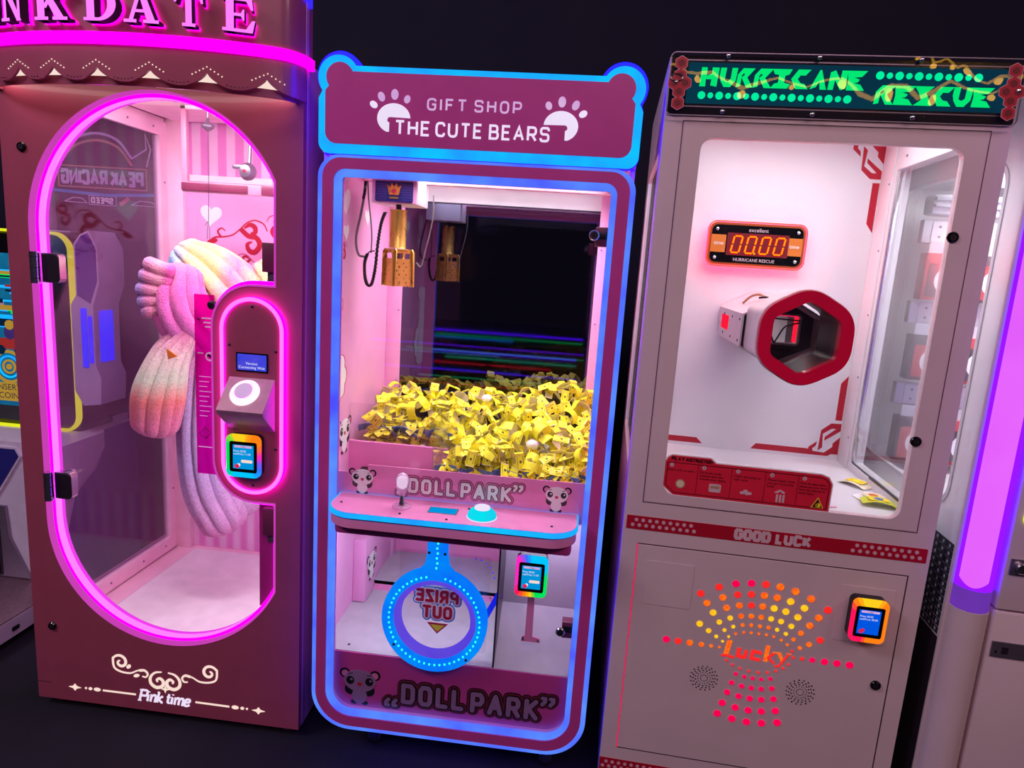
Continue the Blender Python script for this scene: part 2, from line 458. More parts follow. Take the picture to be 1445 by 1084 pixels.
# ------------------------------------------------------------------ lettering drawn as strokes
GL = {   # width, strokes (points; third value 0 = sharp corner; first item True = closed)
 'A': (.72, [[(0, 0), (.36, 1, 0), (.72, 0)], [(.13, .33), (.59, .33)]]),
 'B': (.66, [[(0, .5, 0), (0, 1, 0), (.6, 1), (.6, .52), (0, .52, 0)], [(0, .52, 0), (.66, .52), (.66, 0), (0, 0, 0), (0, .52)]]),
 'C': (.64, [[(.64, .76), (.64, 1), (0, 1), (0, 0), (.64, 0), (.64, .24)]]),
 'D': (.66, [[True, (0, 0, 0), (0, 1, 0), (.66, 1), (.66, 0)]]),
 'E': (.58, [[(.58, 1), (0, 1, 0), (0, 0, 0), (.58, 0)], [(0, .52), (.5, .52)]]),
 'F': (.56, [[(.56, 1), (0, 1, 0), (0, 0)], [(0, .52), (.48, .52)]]),
 'G': (.66, [[(.66, .78), (.66, 1), (0, 1), (0, 0), (.66, 0), (.66, .5, 0), (.36, .5)]]),
 'H': (.66, [[(0, 0), (0, 1)], [(.66, 0), (.66, 1)], [(0, .52), (.66, .52)]]),
 'I': (.0, [[(0, 0), (0, 1)]]),
 'J': (.5, [[(.5, 1), (.5, 0), (0, 0), (0, .25)]]),
 'K': (.66, [[(0, 0), (0, 1)], [(.62, 1), (.06, .46)], [(.14, .54), (.66, 0)]]),
 'L': (.54, [[(0, 1), (0, 0, 0), (.54, 0)]]),
 'N': (.66, [[(0, 0), (0, 1, 0), (.66, 0, 0), (.66, 1)]]),
 'O': (.66, [[True, (0, 0), (0, 1), (.66, 1), (.66, 0)]]),
 'P': (.64, [[(0, 0), (0, 1, 0), (.64, 1), (.64, .42), (0, .42)]]),
 'R': (.66, [[(0, 0), (0, 1, 0), (.64, 1), (.64, .44), (0, .44)], [(.34, .44), (.66, 0)]]),
 'S': (.64, [[(.64, .78), (.64, 1), (0, 1), (0, .52), (.64, .52), (.64, 0), (0, 0), (0, .22)]]),
 'T': (.66, [[(0, 1), (.66, 1)], [(.33, 1), (.33, 0)]]),
 'U': (.66, [[(0, 1), (0, 0), (.66, 0), (.66, 1)]]),
 'Y': (.66, [[(0, 1), (.33, .45, 0), (.66, 1)], [(.33, .45), (.33, 0)]]),
 'Z': (.64, [[(0, 1), (.64, 1, 0), (0, 0, 0), (.64, 0)]]),
 '"': (.34, [[(.04, 1), (.18, 1, 0), (.18, .78), (.04, .56)], [(.46, 1), (.60, 1, 0), (.60, .78), (.46, .56)]]),
 "'": (.3, [[(.14, .46), (.0, .26), (.0, .04, 0), (.14, .04)], [(.56, .46), (.42, .26), (.42, .04, 0), (.56, .04)]]),
 '-': (.3, [[(0, .5), (.3, .5)]]),
}
def letters(mb, text, fr, x, y, h, wt, m, width=None, rd=0.3, gap=None, c0=0.0, c1=0.001, shear=0.0, mirror=False, ms=None, nseg=5, sw=None):
    """stroke lettering; wt = stroke weight as share of height; width = total width to fill"""
    gap = 0.26 if gap is None else gap
    adv = []; t = wt / 2
    for ch in text: adv.append((GL[ch][0] + wt + gap) if ch in GL else 0.42)
    tot = sum(adv) - gap; sx = (width / (tot * h)) if width else 1.0
    cx = 0.0
    for gi, (ch, ad) in enumerate(zip(text, adv)):
        if sw: mb.k = 44 * (gi % 2)
        if ch in GL:
            for st in GL[ch][1]:
                closed = st[0] is True; pts = st[1:] if closed else st
                pts = [((cx + t + p[0]), t + p[1] * (1 - wt)) + tuple(p[2:]) for p in pts]
                pts = fillet(pts, rd, nseg, closed)
                pts = [((p[0] + shear * p[1]) * h * sx, p[1] * h) for p in pts]
                if mirror: pts = [(tot * h * sx - p[0], p[1]) for p in pts]
                Q = [(x + p[0], y + p[1]) for p in pts]
                if sw:
                    if closed: Q.append(Q[0])
                    for q0, q1 in zip(Q, Q[1:]): mb.band([q0, q1], sw * h, fr, c0, c1, m)
                    for q0 in Q: mb.plate(ell(q0[0], q0[1], sw * h / 2, n=12), fr, c0, c1, m)
                else: mb.band(Q, wt * h, fr, c0, c1, m, closed, ms)
        cx += ad
    return tot * h * sx
def font_text(name, body, fr, x, y, size, m, parent, c=0.0012, align='LEFT', width=None, ext=0.0002, mirror=False):
    cu = bpy.data.curves.new(name, 'FONT'); cu.body = body; cu.size = size; cu.align_x = align; cu.resolution_u = 3
    o = bpy.data.objects.new(name, cu); COL.objects.link(o)
    bpy.context.view_layer.update()
    me = bpy.data.meshes.new_from_object(o.evaluated_get(bpy.context.evaluated_depsgraph_get()))
    bpy.data.objects.remove(o, do_unlink=True); bpy.data.curves.remove(cu)
    xs = [q.co.x for q in me.vertices] or [0]
    k = (width / (max(xs) - min(xs))) if width else 1.0
    for q in me.vertices:
        px = (q.co.x * k); px = -px if mirror else px
        q.co = fr(x + px, y + q.co.y, c)
    me.materials.append(MATS[m]); me.name = name
    n = bpy.data.objects.new(name, me); COL.objects.link(n); n.parent = parent; return n
def screw(mb, fr, a, b, r=0.006, m='steel', c=0.0):
    mb.lathe([(r, 0), (r, 0.0015), (r * 0.55, 0.003), (0.0001, 0.0032)], fr(a, b, c), fr.az, m, 12)
def cam_lock(parent, fr, a, b, r=0.011, name='key_lock', rim='black_gloss'):
    mb = MB(); o = fr(a, b, 0)
    mb.lathe([(r * 1.25, 0), (r * 1.25, 0.004), (r, 0.007), (r * 0.82, 0.007), (r * 0.78, 0.004), (0.0001, 0.004)], o, fr.az, rim, 24)
    ob = mb.build(name, parent)
    k = MB(); k.lathe([(r * 0.76, 0.003), (r * 0.72, 0.006), (0.0001, 0.006)], o, fr.az, 'dark_steel', 20)
    k.plate(rrect(a - r * .12, b - r * .45, a + r * .12, b + r * .45, 0), fr, 0.006, 0.0066, 'black_plastic'); k.build('key_barrel', ob)
    return ob
def heart(cx, cy, s, n=28, rot=0.0):
    out = []
    for i in range(n):
        t = 2 * PI * i / n; x = 16 * math.sin(t) ** 3 / 17; y = (13 * math.cos(t) - 5 * math.cos(2 * t) - 2 * math.cos(3 * t) - math.cos(4 * t)) / 17
        out.append((cx + s * (x * math.cos(rot) - y * math.sin(rot)), cy + s * (x * math.sin(rot) + y * math.cos(rot))))
    return out
def star4(cx, cy, rx, ry, k=0.3):
    return [(cx + rx * (1 if i % 2 == 0 else k) * math.cos(PI * i / 4), cy + ry * (1 if i % 2 == 0 else k) * math.sin(PI * i / 4)) for i in range(8)]
def spiral(cx, cy, r0, r1, a0, a1, n=26):
    return [(cx + (r0 + (r1 - r0) * i / n) * math.cos(R(a0 + (a1 - a0) * i / n)), cy + (r0 + (r1 - r0) * i / n) * math.sin(R(a0 + (a1 - a0) * i / n))) for i in range(n + 1)]
def taper(n, w0, w1, wm=None):
    out = []
    for i in range(n):
        t = i / max(1, n - 1); out.append(w0 + (w1 - w0) * t if wm is None else (w0 * (1 - t) + w1 * t) * (1 - 4 * t * (1 - t)) + wm * 4 * t * (1 - t))
    return out
def mixmat(ring, t):
    """colour of a lit ring at share t of the way round"""
    k = t * len(ring); i = int(k) % len(ring); j = (i + 1) % len(ring); f = round((k - int(k)) * 4) / 4
    q = tuple(round(x * (1 - f) + y * f) for x, y in zip(RINGC[ring[i]], RINGC[ring[j]]))
    n = 'ring_%d_%d_%d' % q
    if n not in MATS: glow(n, q, 1.1)
    return n
RINGC = dict(ring_green=(0, 226, 90), ring_yellow=(250, 206, 30), ring_orange=(255, 128, 20), ring_red_lit=(255, 20, 90), ring_pinklit=(255, 40, 190), ring_cyan=(0, 196, 255), ring_blue=(60, 110, 255))
def pay_reader(parent, fr, x0, y0, x1, y1, ringm, screenm, body_d=0.03, lines=('1 Play', 'Price: 00.00', 'cashPrice: 11.00'), tagline=True):
    """card reader: black case, lit ring in several colours, dark bezel, screen and its lettering; ringm = eight materials from the top middle, clockwise"""
    w, h = x1 - x0, y1 - y0
    mb = MB(); mb.plate(rrect(x0 + .001, y0 + .001, x1 - .001, y1 - .001, w * .16), fr, 0, body_d, 'black_plastic')
    case = mb.build('card_reader', parent)
    o = rrect(x0, y0, x1, y1, w * .17, 6); bz = rrect(x0 + w * .1, y0 + h * .12, x1 - w * .1, y1 - h * .16, w * .04, 6)
    cx, cy = (x0 + x1) / 2, (y0 + y1) / 2; mb = MB(); n = 64
    def atang(loop, a):       # point of the outline in direction a
        d = Vector((math.sin(a) * w, math.cos(a) * h)); best = None
        for i in range(len(loop)):
            p, q = Vector(loop[i]) - Vector((cx, cy)), Vector(loop[(i + 1) % len(loop)]) - Vector((cx, cy))
            e = q - p; den = d.x * e.y - d.y * e.x
            if abs(den) < 1e-12: continue
            t = (p.x * e.y - p.y * e.x) / den; u = (p.x * d.y - p.y * d.x) / den
            if t > 0 and -1e-6 <= u <= 1 + 1e-6: best = d * t
        return (cx + best.x, cy + best.y)
    for i in range(n):
        a0, a1 = 2 * PI * i / n, 2 * PI * (i + 1) / n
        q = [atang(o, a0), atang(o, a1), atang(bz, a1), atang(bz, a0)]
        mt = mixmat(ringm, (i + 0.5) / n)
        mb.add([fr(*p, body_d + .004) for p in q] + [fr(*p, body_d - .004) for p in q], [(0, 1, 2, 3), (0, 4, 5, 1)], mt, False)
    mb.build('light_ring', case)
    mb = MB(); mb.plate(bz, fr, body_d, body_d + .003, 'black_gloss'); mb.build('bezel', case)
    sx0, sx1, sy0, sy1 = x0 + w * .2, x1 - w * .2, y0 + h * .2, y1 - h * .24
    mb = MB(); mb.plate(rrect(sx0, sy0, sx1, sy1, 0), fr, body_d, body_d + .0042, screenm)
    mb.plate(rrect(sx0 + w * .05, sy1 - h * .06, sx1 - w * .05, sy1 - h * .01, 0), fr, body_d, body_d + .0046, 'sign_lilac')
    mb.plate(ell(sx0 + w * .12, sy0 + h * .06, w * .07, h * .05), fr, body_d, body_d + .0048, 'ic_red')
    mb.plate(ell(sx0 + w * .17, sy0 + h * .09, w * .05, h * .04), fr, body_d, body_d + .0046, 'text_white' if tagline else 'ic_red')
    if tagline: mb.plate(rrect(sx0 + w * .24, sy0 + h * .15, sx1 - w * .03, sy0 + h * .22, h * .03), fr, body_d, body_d + .0046, 'cream_light')
    mb.build('screen', case)
    font_text('screen_title', lines[0], fr, (sx0 + sx1) / 2, sy1 - h * .052, h * .05, 'black_plastic', case, body_d + .0055, 'CENTER')
    font_text('screen_text', lines[1] + '\n' + lines[2], fr, sx0 + w * .02, sy1 - h * .16, h * .066, 'text_white', case, body_d + .0055, width=w * .5)
    return case
# ------------------------------------------------------------------ the room
mb = MB(); mb.box(-7, 7, -6, 3.9, -0.05, 0, 'rubber')
paint('carpet', (18, 15, 32), 0.85, 0, 0.5, 3, bump=0.5, bscale=500)
mb.mats = [MATS['carpet']]; struct(mb.build('floor'))
paint('night_wall', (15, 11, 44), 0.85, 0, 0.15, 2)
mb = MB(); mb.box(-7, 7, 3.8, 3.9, 0, 4.2, 'night_wall'); struct(mb.build('wall_back'))

# ------------------------------------------------------------------ rose prize machine on the left
PM = thing('prize_machine', 'rose prize machine with glowing magenta oval window and plush hanging inside', 'arcade machine', (-1.602, 1.751, 0))
W1, D1 = 0.859, 0.80
F0 = FF(0)
def pill(d=0.0):
    """the window outline of the front panel; d > 0 moves it inwards"""
    cu, r = 0.445, 0.375 - d; zt, zb = 1.498, 0.643; ur = 0.783 - d; k = 0.12 + d; cc = 0.72
    p = []
    a = math.acos((ur - cu) / r)
    for i in range(41): t = a + (PI - a) * i / 40; p.append((cu + r * math.cos(t), zt + r * math.sin(t)))
    for i in range(41): t = PI + (PI - a) * i / 40; p.append((cu + r * math.cos(t), zb + r * math.sin(t)))
    zc0, zc1 = 0.877, 1.261
    p.append((ur, zc0 - k)); p.append((cc + .012, zc0 - k))
    for i in range(15): t = R(-90 - 90 * i / 14); p.append((cc + k * math.cos(t), zc0 + k * math.sin(t)))
    for i in range(15): t = R(180 - 90 * i / 14); p.append((cc + k * math.cos(t), zc1 + k * math.sin(t)))
    p.append((ur, zc1 + k))
    return p
# body
mb = MB()
mb.plate(rrect(0, 0, D1 - .022, 1.93, 0), Fr((W1, .022, .03), (0, 1, 0), (0, 0, 1), (1, 0, 0)), -.012, 0, 'rose_side')
mb.box(W1 - .014, W1 + .001, .022, .045, .03, 1.955, 'rose_side', .002)
mb.build('side_panel', PM)
mb = MB(); L = [rrect(.022, .03, D1, 1.96, 0), rrect(.05, .30, .665, 1.872, .004)]
mb.plate(L, Fr((.012, 0, 0), (0, 1, 0), (0, 0, 1), (-1, 0, 0)), 0, .012, 'rose_side'); mb.build('side_panel', PM)
mb = MB(); mb.box(.012, W1 - .012, .74, D1, .03, 1.96, 'rose_side'); mb.build('back_panel', PM)
mb = MB(); mb.box(.0, W1, .03, D1, 1.94, 1.965, 'rose_side', .003); mb.build('roof_panel', PM)
mb = MB(); mb.box(.012, W1 - .012, .03, .74, .03, .2, 'rose_dark'); mb.build('plinth', PM)
for x, y in ((.04, .05), (W1 - .05, .05), (.04, .74), (W1 - .05, .74)):
    mb = MB(); mb.cyl((x, y, 0), (x, y, .012), .022, 'steel'); mb.cyl((x, y, .012), (x, y, .034), .008, 'steel', 10); mb.build('foot', PM)
# front
mb = MB(); mb.plate([rrect(0, .03, W1, 1.955, .002, 2), pill(0)], F0, -.022, 0, 'rose_paint')
mb.plate([rrect(.725, .42, W1, .757, 0)], F0, -.026, -.0225, 'latch_magenta')
mb.build('front_panel', PM)
mb = MB(); mb.plate([offset(pill(-.001), .0), pill(.013)], F0, -.042, -.018, 'neon_magenta', 'neon_core'); mb.build('neon_strip', PM)
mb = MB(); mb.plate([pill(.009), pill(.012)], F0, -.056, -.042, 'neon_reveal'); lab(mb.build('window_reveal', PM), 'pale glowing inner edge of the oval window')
mb = MB(); mb.plate([pill(-.002), pill(.003)], F0, -.020, .002, 'painted_lip_glow'); lab(mb.build('painted_lip_glow', PM), 'pink window lip coloured with the glow of the neon beside it')
# control panel between the two window halves
cap = rrect(.641, .797, .803, 1.339, .081, 14)
mb = MB(); mb.plate(cap, F0, -.01, .010, 'rose_paint'); PC = mb.build('control_panel', PM)
mb = MB()
for a, b in ((.722, 1.325), (.655, 1.215), (.79, 1.205), (.658, .925), (.79, .925), (.722, .812)): screw(mb, F0, a, b, .0045, 'dark_steel', .010)
mb.build('screws', PC)
mb = MB(); mb.plate([offset(cap, .011), cap], F0, .0, .015, 'neon_core', 'neon_edge'); mb.build('neon_ring', PC)
mb = MB(); mb.plate(rrect(.676, 1.143, .768, 1.196, .002), F0, .010, .013, 'black_gloss'); lcd = mb.build('lcd_display', PC)
mb = MB(); mb.plate(rrect(.680, 1.147, .764, 1.192, .001), F0, .013, .0138, 'lcd_blue'); mb.build('lcd_screen', lcd)
font_text('lcd_text', 'Version\nConnecting Wait', F0, .722, 1.163, .011, 'text_white', lcd, .0146, 'CENTER')
# wedge with the push button
mb = MB(); fz = lambda pts: [Vector((a, -c, b)) for a, c, b in pts]
wl, wr = .655, .787
V = []
for x in (wl, wr): V += fz([(x, .010, 1.125), (x, .085, 1.045), (x, .080, 1.034), (x, .010, .975)])
mb.add(V, [(0, 1, 5, 4), (1, 2, 6, 5), (2, 3, 7, 6), (0, 3, 2, 1), (4, 5, 6, 7)], 'brushed_rose', False)
wedge = mb.build('button_housing', PC)
n_ = Vector((0, -.080, .075)).normalized(); cbt = Vector((.718, -.045, 1.089)); bf = Fr(cbt, (1, 0, 0), Vector((0, -.075, -.080)).normalized() * -1, n_)
mb = MB(); mb.lathe([(.041, 0), (.041, .004), (.036, .010), (.030, .012), (.0001, .012)], cbt, n_, 'button_lit', 32)
bt = mb.build('push_button', PC)
mb = MB(); mb.lathe([(.0225, .012), (.0215, .016), (.018, .0175), (.0001, .0175)], cbt, n_, 'sign_lilac', 28); mb.lathe([(.0245, .0118), (.0245, .0126), (.0215, .0126)], cbt, n_, 'letter_face', 28); mb.build('button_cap', bt)
pay_reader(PC, Fr((0, -.010, 0), (1, 0, 0), (0, 0, 1), (0, -1, 0)), .656, .842, .757, .966, ['ring_yellow', 'ring_orange', 'ring_orange', 'ring_pinklit', 'ring_blue', 'ring_cyan', 'ring_cyan', 'ring_cyan', 'ring_green', 'ring_green', 'ring_green', 'ring_yellow'], 'screen_blue', .022)
# glass door in the window, its two hinges, the latches and the printed film
mb = MB(); gp = [p for p in pill(.016)]; mb.plate(gp, F0, -.036, -.031, 'clear_glass'); GD = mb.build('glass_door', PM)
for zc in (1.389, .744):
    mb = MB(); mb.cyl((.084, -.006, zc - .044), (.084, -.006, zc + .044), .0125, 'chrome', 16)
    for dz in (-.03, .0, .03): mb.cyl((.084, -.006, zc + dz - .001), (.084, -.006, zc + dz + .001), .0132, 'dark_steel', 16)
    h = mb.build('door_hinge', PM)
    mb = MB(); mb.plate(rrect(.094, zc - .041, .148, zc + .041, .012, 5, (.014, 0, 0, .014)), F0, -.030, -.006, 'chrome', 'chrome'); mb.plate(rrect(.096, zc - .038, .145, zc + .038, .011, 5, (.013, 0, 0, .013)), F0, -.0062, -.005, 'dark_steel'); mb.build('hinge_plate', h)
    mb = MB(); mb.plate(rrect(.098, zc - .041, .134, zc + .041, .012, 5, (.014, 0, 0, .014)), F0, -.048, -.038, 'chrome'); mb.build('hinge_plate', h)
for z0, z1 in ((1.42, 1.499), (.657, .740)):
    mb = MB(); mb.box(.745, .781, -.0, .03, z0, z1, 'rose_dark', .002); lt = mb.build('door_latch', PM)
    mb = MB(); mb.box(.756, .774, .01, .028, z0 - .025, z0, 'steel', .001); mb.build('latch_tongue', lt)
mb = MB(); mb.plate(rrect(.531, .818, .591, 1.345, .001), F0, -.030, -.0294, 'magenta_film'); film = mb.build('printed_film', GD); lab(film, 'see-through magenta film with notices')
mb = MB(); f3 = Fr((-.017, .0292, .004), (1, 0, 0), (0, 0, 1), (0, -1, 0))
for i in range(9): mb.plate(rrect(.559, 1.105 - i * .0145, .559 + .036 - .006 * (i % 3), 1.1062 - i * .0145, 0), f3, 0, .0004, 'sign_lilac')
for i in range(3): mb.plate(rrect(.570 + .005 * i, 1.272 - i * .012, .604 - .004 * i, 1.276 - i * .012, 0), f3, 0, .0004, 'white_print')
mb.plate(rrect(.553, .895, .603, .897, 0), f3, 0, .0004, 'sign_lilac'); mb.plate(rrect(.556, 1.172, .572, 1.175, 0), f3, 0, .0004, 'white_print')
mb.plate([ell(.592, 1.165, .013), ell(.592, 1.165, .0085)], f3, 0, .0004, 'white_print'); mb.band([(.585, 1.17), (.605, 1.16)], .006, f3, 0, .0005, 'black_plastic')
mb.band([(.556, .935), (.575, .955), (.592, .94), (.576, .922), (.556, .935)], .002, f3, 0, .0004, 'maroon_print'); mb.band([(.556, 1.272), (.566, 1.268)], .004, f3, 0, .0004, 'black_plastic')
mb.build('film_print', film)
mb = MB(); mb.lathe([(.012, 0), (.012, .012), (.008, .016), (.0001, .016)], (.588, .03, 1.317), (0, -1, 0), 'black_plastic', 18); mb.build('door_knob', GD)
for b in (1.713, .284): cam_lock(PM, F0, .063, b, .0105)
# lit ornament at the foot of the front
mb = MB(); mb.band([(-.002, .0862), (.02, .086), (.046, .0846)], .002, F0, 0, .0006, 'seam'); mb.build('panel_seam', PM)
mb = MB(); wn = lambda k: taper(k, .0025, .0025, .0075)
def orn(mir):
    q = lambda p: [((.857 - a) if mir else a, b) for a, b in p]
    s1 = spiral(.283, .187, .004, .026, 100, 520, 30); s1 += [(.262, .166), (.285, .154), (.315, .153), (.335, .163), (.350, .168)]
    s1 = [tuple(p) for p in spline([(a, b, 0) for a, b in s1], 3)]
    mb.band(q([(p[0], p[1]) for p in s1]), taper(40, .004, .004, .0088), F0, 0, .0012, 'cream_light')
    mb.band(q([(p.x, p.y) for p in spline([(.345, .166, 0), (.362, .168, 0), (.372, .158, 0), (.366, .146, 0), (.354, .147, 0)], 6)]), taper(12, .008, .004), F0, 0, .0012, 'cream_light')
    mb.plate(ell(.310, .175, .0085, .006, rot=.8), F0, 0, .0012, 'cream_light'); mb.plate(ell(.335, .147, .010, .0055, rot=.3), F0, 0, .0012, 'cream_light')
    b1 = [(.418, .170, 0), (.396, .165, 0), (.381, .148, 0), (.382, .127, 0), (.399, .115, 0), (.418, .121, 0), (.423, .136, 0), (.413, .147, 0), (.402, .142, 0), (.404, .134, 0)]
    mb.band(q([(p.x, p.y) for p in spline(b1, 6)]), taper(30, .004, .005, .0105), F0, 0, .0012, 'cream_light')
orn(False); orn(True); mb.plate(star4(.4285, .112, .014, .014, .35), F0, 0, .0012, 'cream_light'); mb.build('scroll_ornament', PM)
for s in (0, 1):
    mb = MB(); q = (lambda a: .857 - a) if s else (lambda a: a)
    mb.plate(star4(q(.126), .079, .0215, .0125, .44), F0, 0, .0012, 'cream_light'); mb.plate(ell(q(.163), .0805, .0035), F0, 0, .0012, 'cream_light')
    mb.plate(ell(q(.178), .0805, .006, .005), F0, 0, .0012, 'cream_light'); mb.plate(ell(q(.201), .0805, .0115, .0062), F0, 0, .0012, 'cream_light')
    mb.band([(q(.220), .0803), (q(.330), .0808)], .0055, F0, 0, .0012, 'cream_light')
    mb.build('light_line', PM)
PT = {'P': (.62, [[(.1, 0), (.1, 1)], [(.1, 1), (.6, 1), (.6, .48), (.1, .48)], [(-.04, 0, 0), (.24, 0)], [(-.04, 1), (.2, 1)]]),
      'i': (.26, [[(.1, .62), (.1, .1, 0), (.2, .06)], [(.1, .86), (.1, .93)], [(0, .62), (.1, .62)]]),
      'n': (.54, [[(.1, 0), (.1, .64)], [(.1, .5), (.3, .66), (.46, .6), (.46, .06, 0), (.56, .06)], [(0, .62), (.1, .62)]]),
      'k': (.52, [[(.1, 0), (.1, 1)], [(.46, .62), (.14, .32, 0), (.46, .04, 0), (.54, .06)], [(0, .97), (.1, .97)]]),
      't': (.36, [[(.14, .9), (.14, .06), (.32, .1)], [(0, .62), (.3, .62)]]),
      'm': (.84, [[(.1, 0), (.1, .64)], [(.1, .5), (.28, .66), (.42, .6), (.42, 0)], [(.42, .5), (.6, .66), (.74, .6), (.74, .06, 0), (.84, .06)], [(0, .62), (.1, .62)]]),
      'e': (.5, [[(.08, .34), (.44, .36), (.42, .66), (.08, .62), (.06, .02), (.34, .0), (.46, .14)]])}
mb = MB(); cx = .338; hh = .037
for ch in 'Pink time':
    if ch == ' ': cx += .011; continue
    wd, sts = PT[ch]
    for st in sts:
        pts = fillet([(p[0], p[1]) + tuple(p[2:]) for p in st], .16, 5)
        mb.band([(cx + (p[0] + .22 * p[1]) * .0405, .063 + p[1] * hh) for p in pts], .0068 if len(st) > 2 or abs(st[0][0] - st[-1][0]) < .02 else .0042, F0, 0, .0012, 'sign_white')
    cx += wd * .0405
mb.build('lettering', PM)

# header: bowed box with letters, neon line and scalloped valance
cpts = [(-.004, .035), (-.003, .015), (.0005, -.004), (.010, -.030), (.030, -.052), (.065, -.069), (.105, -.083), (.185, -.104), (.267, -.118), (.353, -.1265), (.4285, -.128)]
cpts = cpts + [(.857 - a, b) for a, b in reversed(cpts[:-1])]
bow = [(p.x, p.y) for p in spline([(a, b, 0) for a, b in cpts], 5)]
def bow_off(d): return [(q[0], q[1]) for q in offset(bow + [(.857, .06), (0, .06)], d)][:len(bow)]
def wallstrip(mb, d0, d1, z0, z1, m, ms=None):
    """a strip following the bow from offset d0 (back) to d1 (front)"""
    a, b = bow_off(d0), bow_off(d1); n = len(a)
    V = [(p[0], p[1], z0) for p in a] + [(p[0], p[1], z1) for p in a] + [(p[0], p[1], z1) for p in b] + [(p[0], p[1], z0) for p in b]
    F = []
    for i in range(n - 1):
        F += [(2 * n + i, 2 * n + i + 1, 3 * n + i + 1, 3 * n + i)]
    mb.add(V, F, m); F = []
    for i in range(n - 1):
        F += [(i, i + 1, n + i + 1, n + i), (n + i, n + i + 1, 2 * n + i + 1, 2 * n + i), (3 * n + i, 3 * n + i + 1, i + 1, i)]
    mb.add(V, F, ms or m)
def bow_pt(u, off=0.0):
    """point of the bow at width u and its outward normal"""
    for i in range(4, len(bow) - 5):
        if bow[i][0] <= u <= bow[i + 1][0]:
            t = (u - bow[i][0]) / (bow[i + 1][0] - bow[i][0]); p = Vector(bow[i]).lerp(Vector(bow[i + 1]), t)
            e = (Vector(bow[i + 1]) - Vector(bow[i])).normalized(); n = Vector((e.y, -e.x)); return p + n * off
    return Vector((u, 0))
class BowFr:
    def __call__(s, a, b, c=0.0):
        q = bow_pt(a, c); return Vector((q.x, q.y, b))
BF = BowFr()
HD = None
mb = MB(); wallstrip(mb, -.01, .006, 1.972, 2.13, 'rose_paint'); mb.plate(bow + [(.857, .045), (.0, .045)], TOP(0), 2.115, 2.13, 'rose_paint')
mb.box(.852, .866, .0, .022, 1.976, 2.13, 'rose_side', .002)
HD = mb.build('header', PM)
mb = MB(); wallstrip(mb, -.008, .009, 2.088, 2.13, 'blue_led', 'blue_led_side'); 
# a blue corner light at the right end of the header only
mb2 = MB()
a, b = bow_off(.007), bow_off(.012); n = len(a)
for i in range(n - 14, n - 5):
    t0, t1 = (i - n + 14) / 9, (i - n + 15) / 9
    V = [(b[i][0], b[i][1], 2.112 - .02 * t0), (b[i + 1][0], b[i + 1][1], 2.112 - .02 * t1), (b[i + 1][0], b[i + 1][1], 2.13), (b[i][0], b[i][1], 2.13), (a[i][0], a[i][1], 2.112 - .02 * t0), (a[i + 1][0], a[i + 1][1], 2.112 - .02 * t1)]
    mb2.add(V, [(0, 1, 2, 3), (0, 4, 5, 1)], 'blue_led_side')
mb2.build('corner_light', HD)
mb = MB(); wallstrip(mb, 0, .012, 1.946, 1.972, 'neon_magenta'); mb.build('neon_line', HD)
mb = MB(); wallstrip(mb, -.02, -.012, 1.94, 1.98, 'rose_dark'); mb.build('header_core', HD)
# valance
us = [.157, .266, .389, .524, .660, .795]; us = [.857 - .795 - .012] + us
def val_z(u):
    """lower edge: round lobes between sharp notches"""
    ks = [-.085] + us + [.93]
    for i in range(len(ks) - 1):
        if ks[i] <= u <= ks[i + 1]:
            t = (u - ks[i]) / (ks[i + 1] - ks[i]); return 1.897 - .034 * (abs(math.sin(PI * t)) ** .62)
    return 1.865
N = 260; mb = MB(); V = []; F = []; bo = bow_off(.004); bi = bow_off(-.002)
def along(loop, t):
    k = t * (len(loop) - 1); i = min(int(k), len(loop) - 2); f = k - i; return (loop[i][0] * (1 - f) + loop[i + 1][0] * f, loop[i][1] * (1 - f) + loop[i + 1][1] * f)
for i in range(N + 1):
    p, q = along(bo, .07 + .86 * i / N), along(bi, .07 + .86 * i / N); z = val_z(p[0])
    if p[1] > -.045 and p[0] > .5: z = min(z, 1.868)
    V += [(p[0], p[1], z), (p[0], p[1], 1.946), (q[0], q[1], z), (q[0], q[1], 1.946)]
for i in range(N):
    a = 4 * i; b = a + 4; F += [(a, b, b + 1, a + 1), (a + 2, a + 3, b + 3, b + 2), (a, a + 2, b + 2, b), (a + 1, b + 1, b + 3, a + 3)]
mb.add(V, F, 'rose_paint'); VL = mb.build('scalloped_valance', HD)
mb = MB()
for u0 in us:
    for i in range(-4, 5):
        u = u0 + i * .0085; 
        if not .03 < u < .84: continue
        q = BF(u, 1.909 - abs(i) * .0048, .005); nrm = (BF(u, 0, .1) - BF(u, 0, 0)).normalized(); mb.lathe([(.0019, 0), (.0015, .001), (.0001, .0013)], q, nrm, 'cream_light', 8)
for i in range(90):
    u = .03 + i * .009
    if min(abs(u - k) for k in us) < .040: continue
    q = BF(u, val_z(u) + .006, .005); nrm = (BF(u, 0, .1) - BF(u, 0, 0)).normalized(); mb.lathe([(.0015, 0), (.0012, .0008), (.0001, .001)], q, nrm, 'dark_steel', 8)
mb.build('rivets', VL)
mb = MB(); wallstrip(mb, -.050, -.022, 1.872, 1.880, 'valance_lamp'); mb.build('valance_lamp', HD)
mb = MB(); wallstrip(mb, -.020, -.013, 1.857, 1.8775, 'rose_paint'); mb.build('valance_ledge', HD)
mb = MB(); wallstrip(mb, -.018, -.012, 1.877, 1.925, 'cream_light'); lab(mb.build('light_bar', HD), 'cream light showing through the notches of the valance')
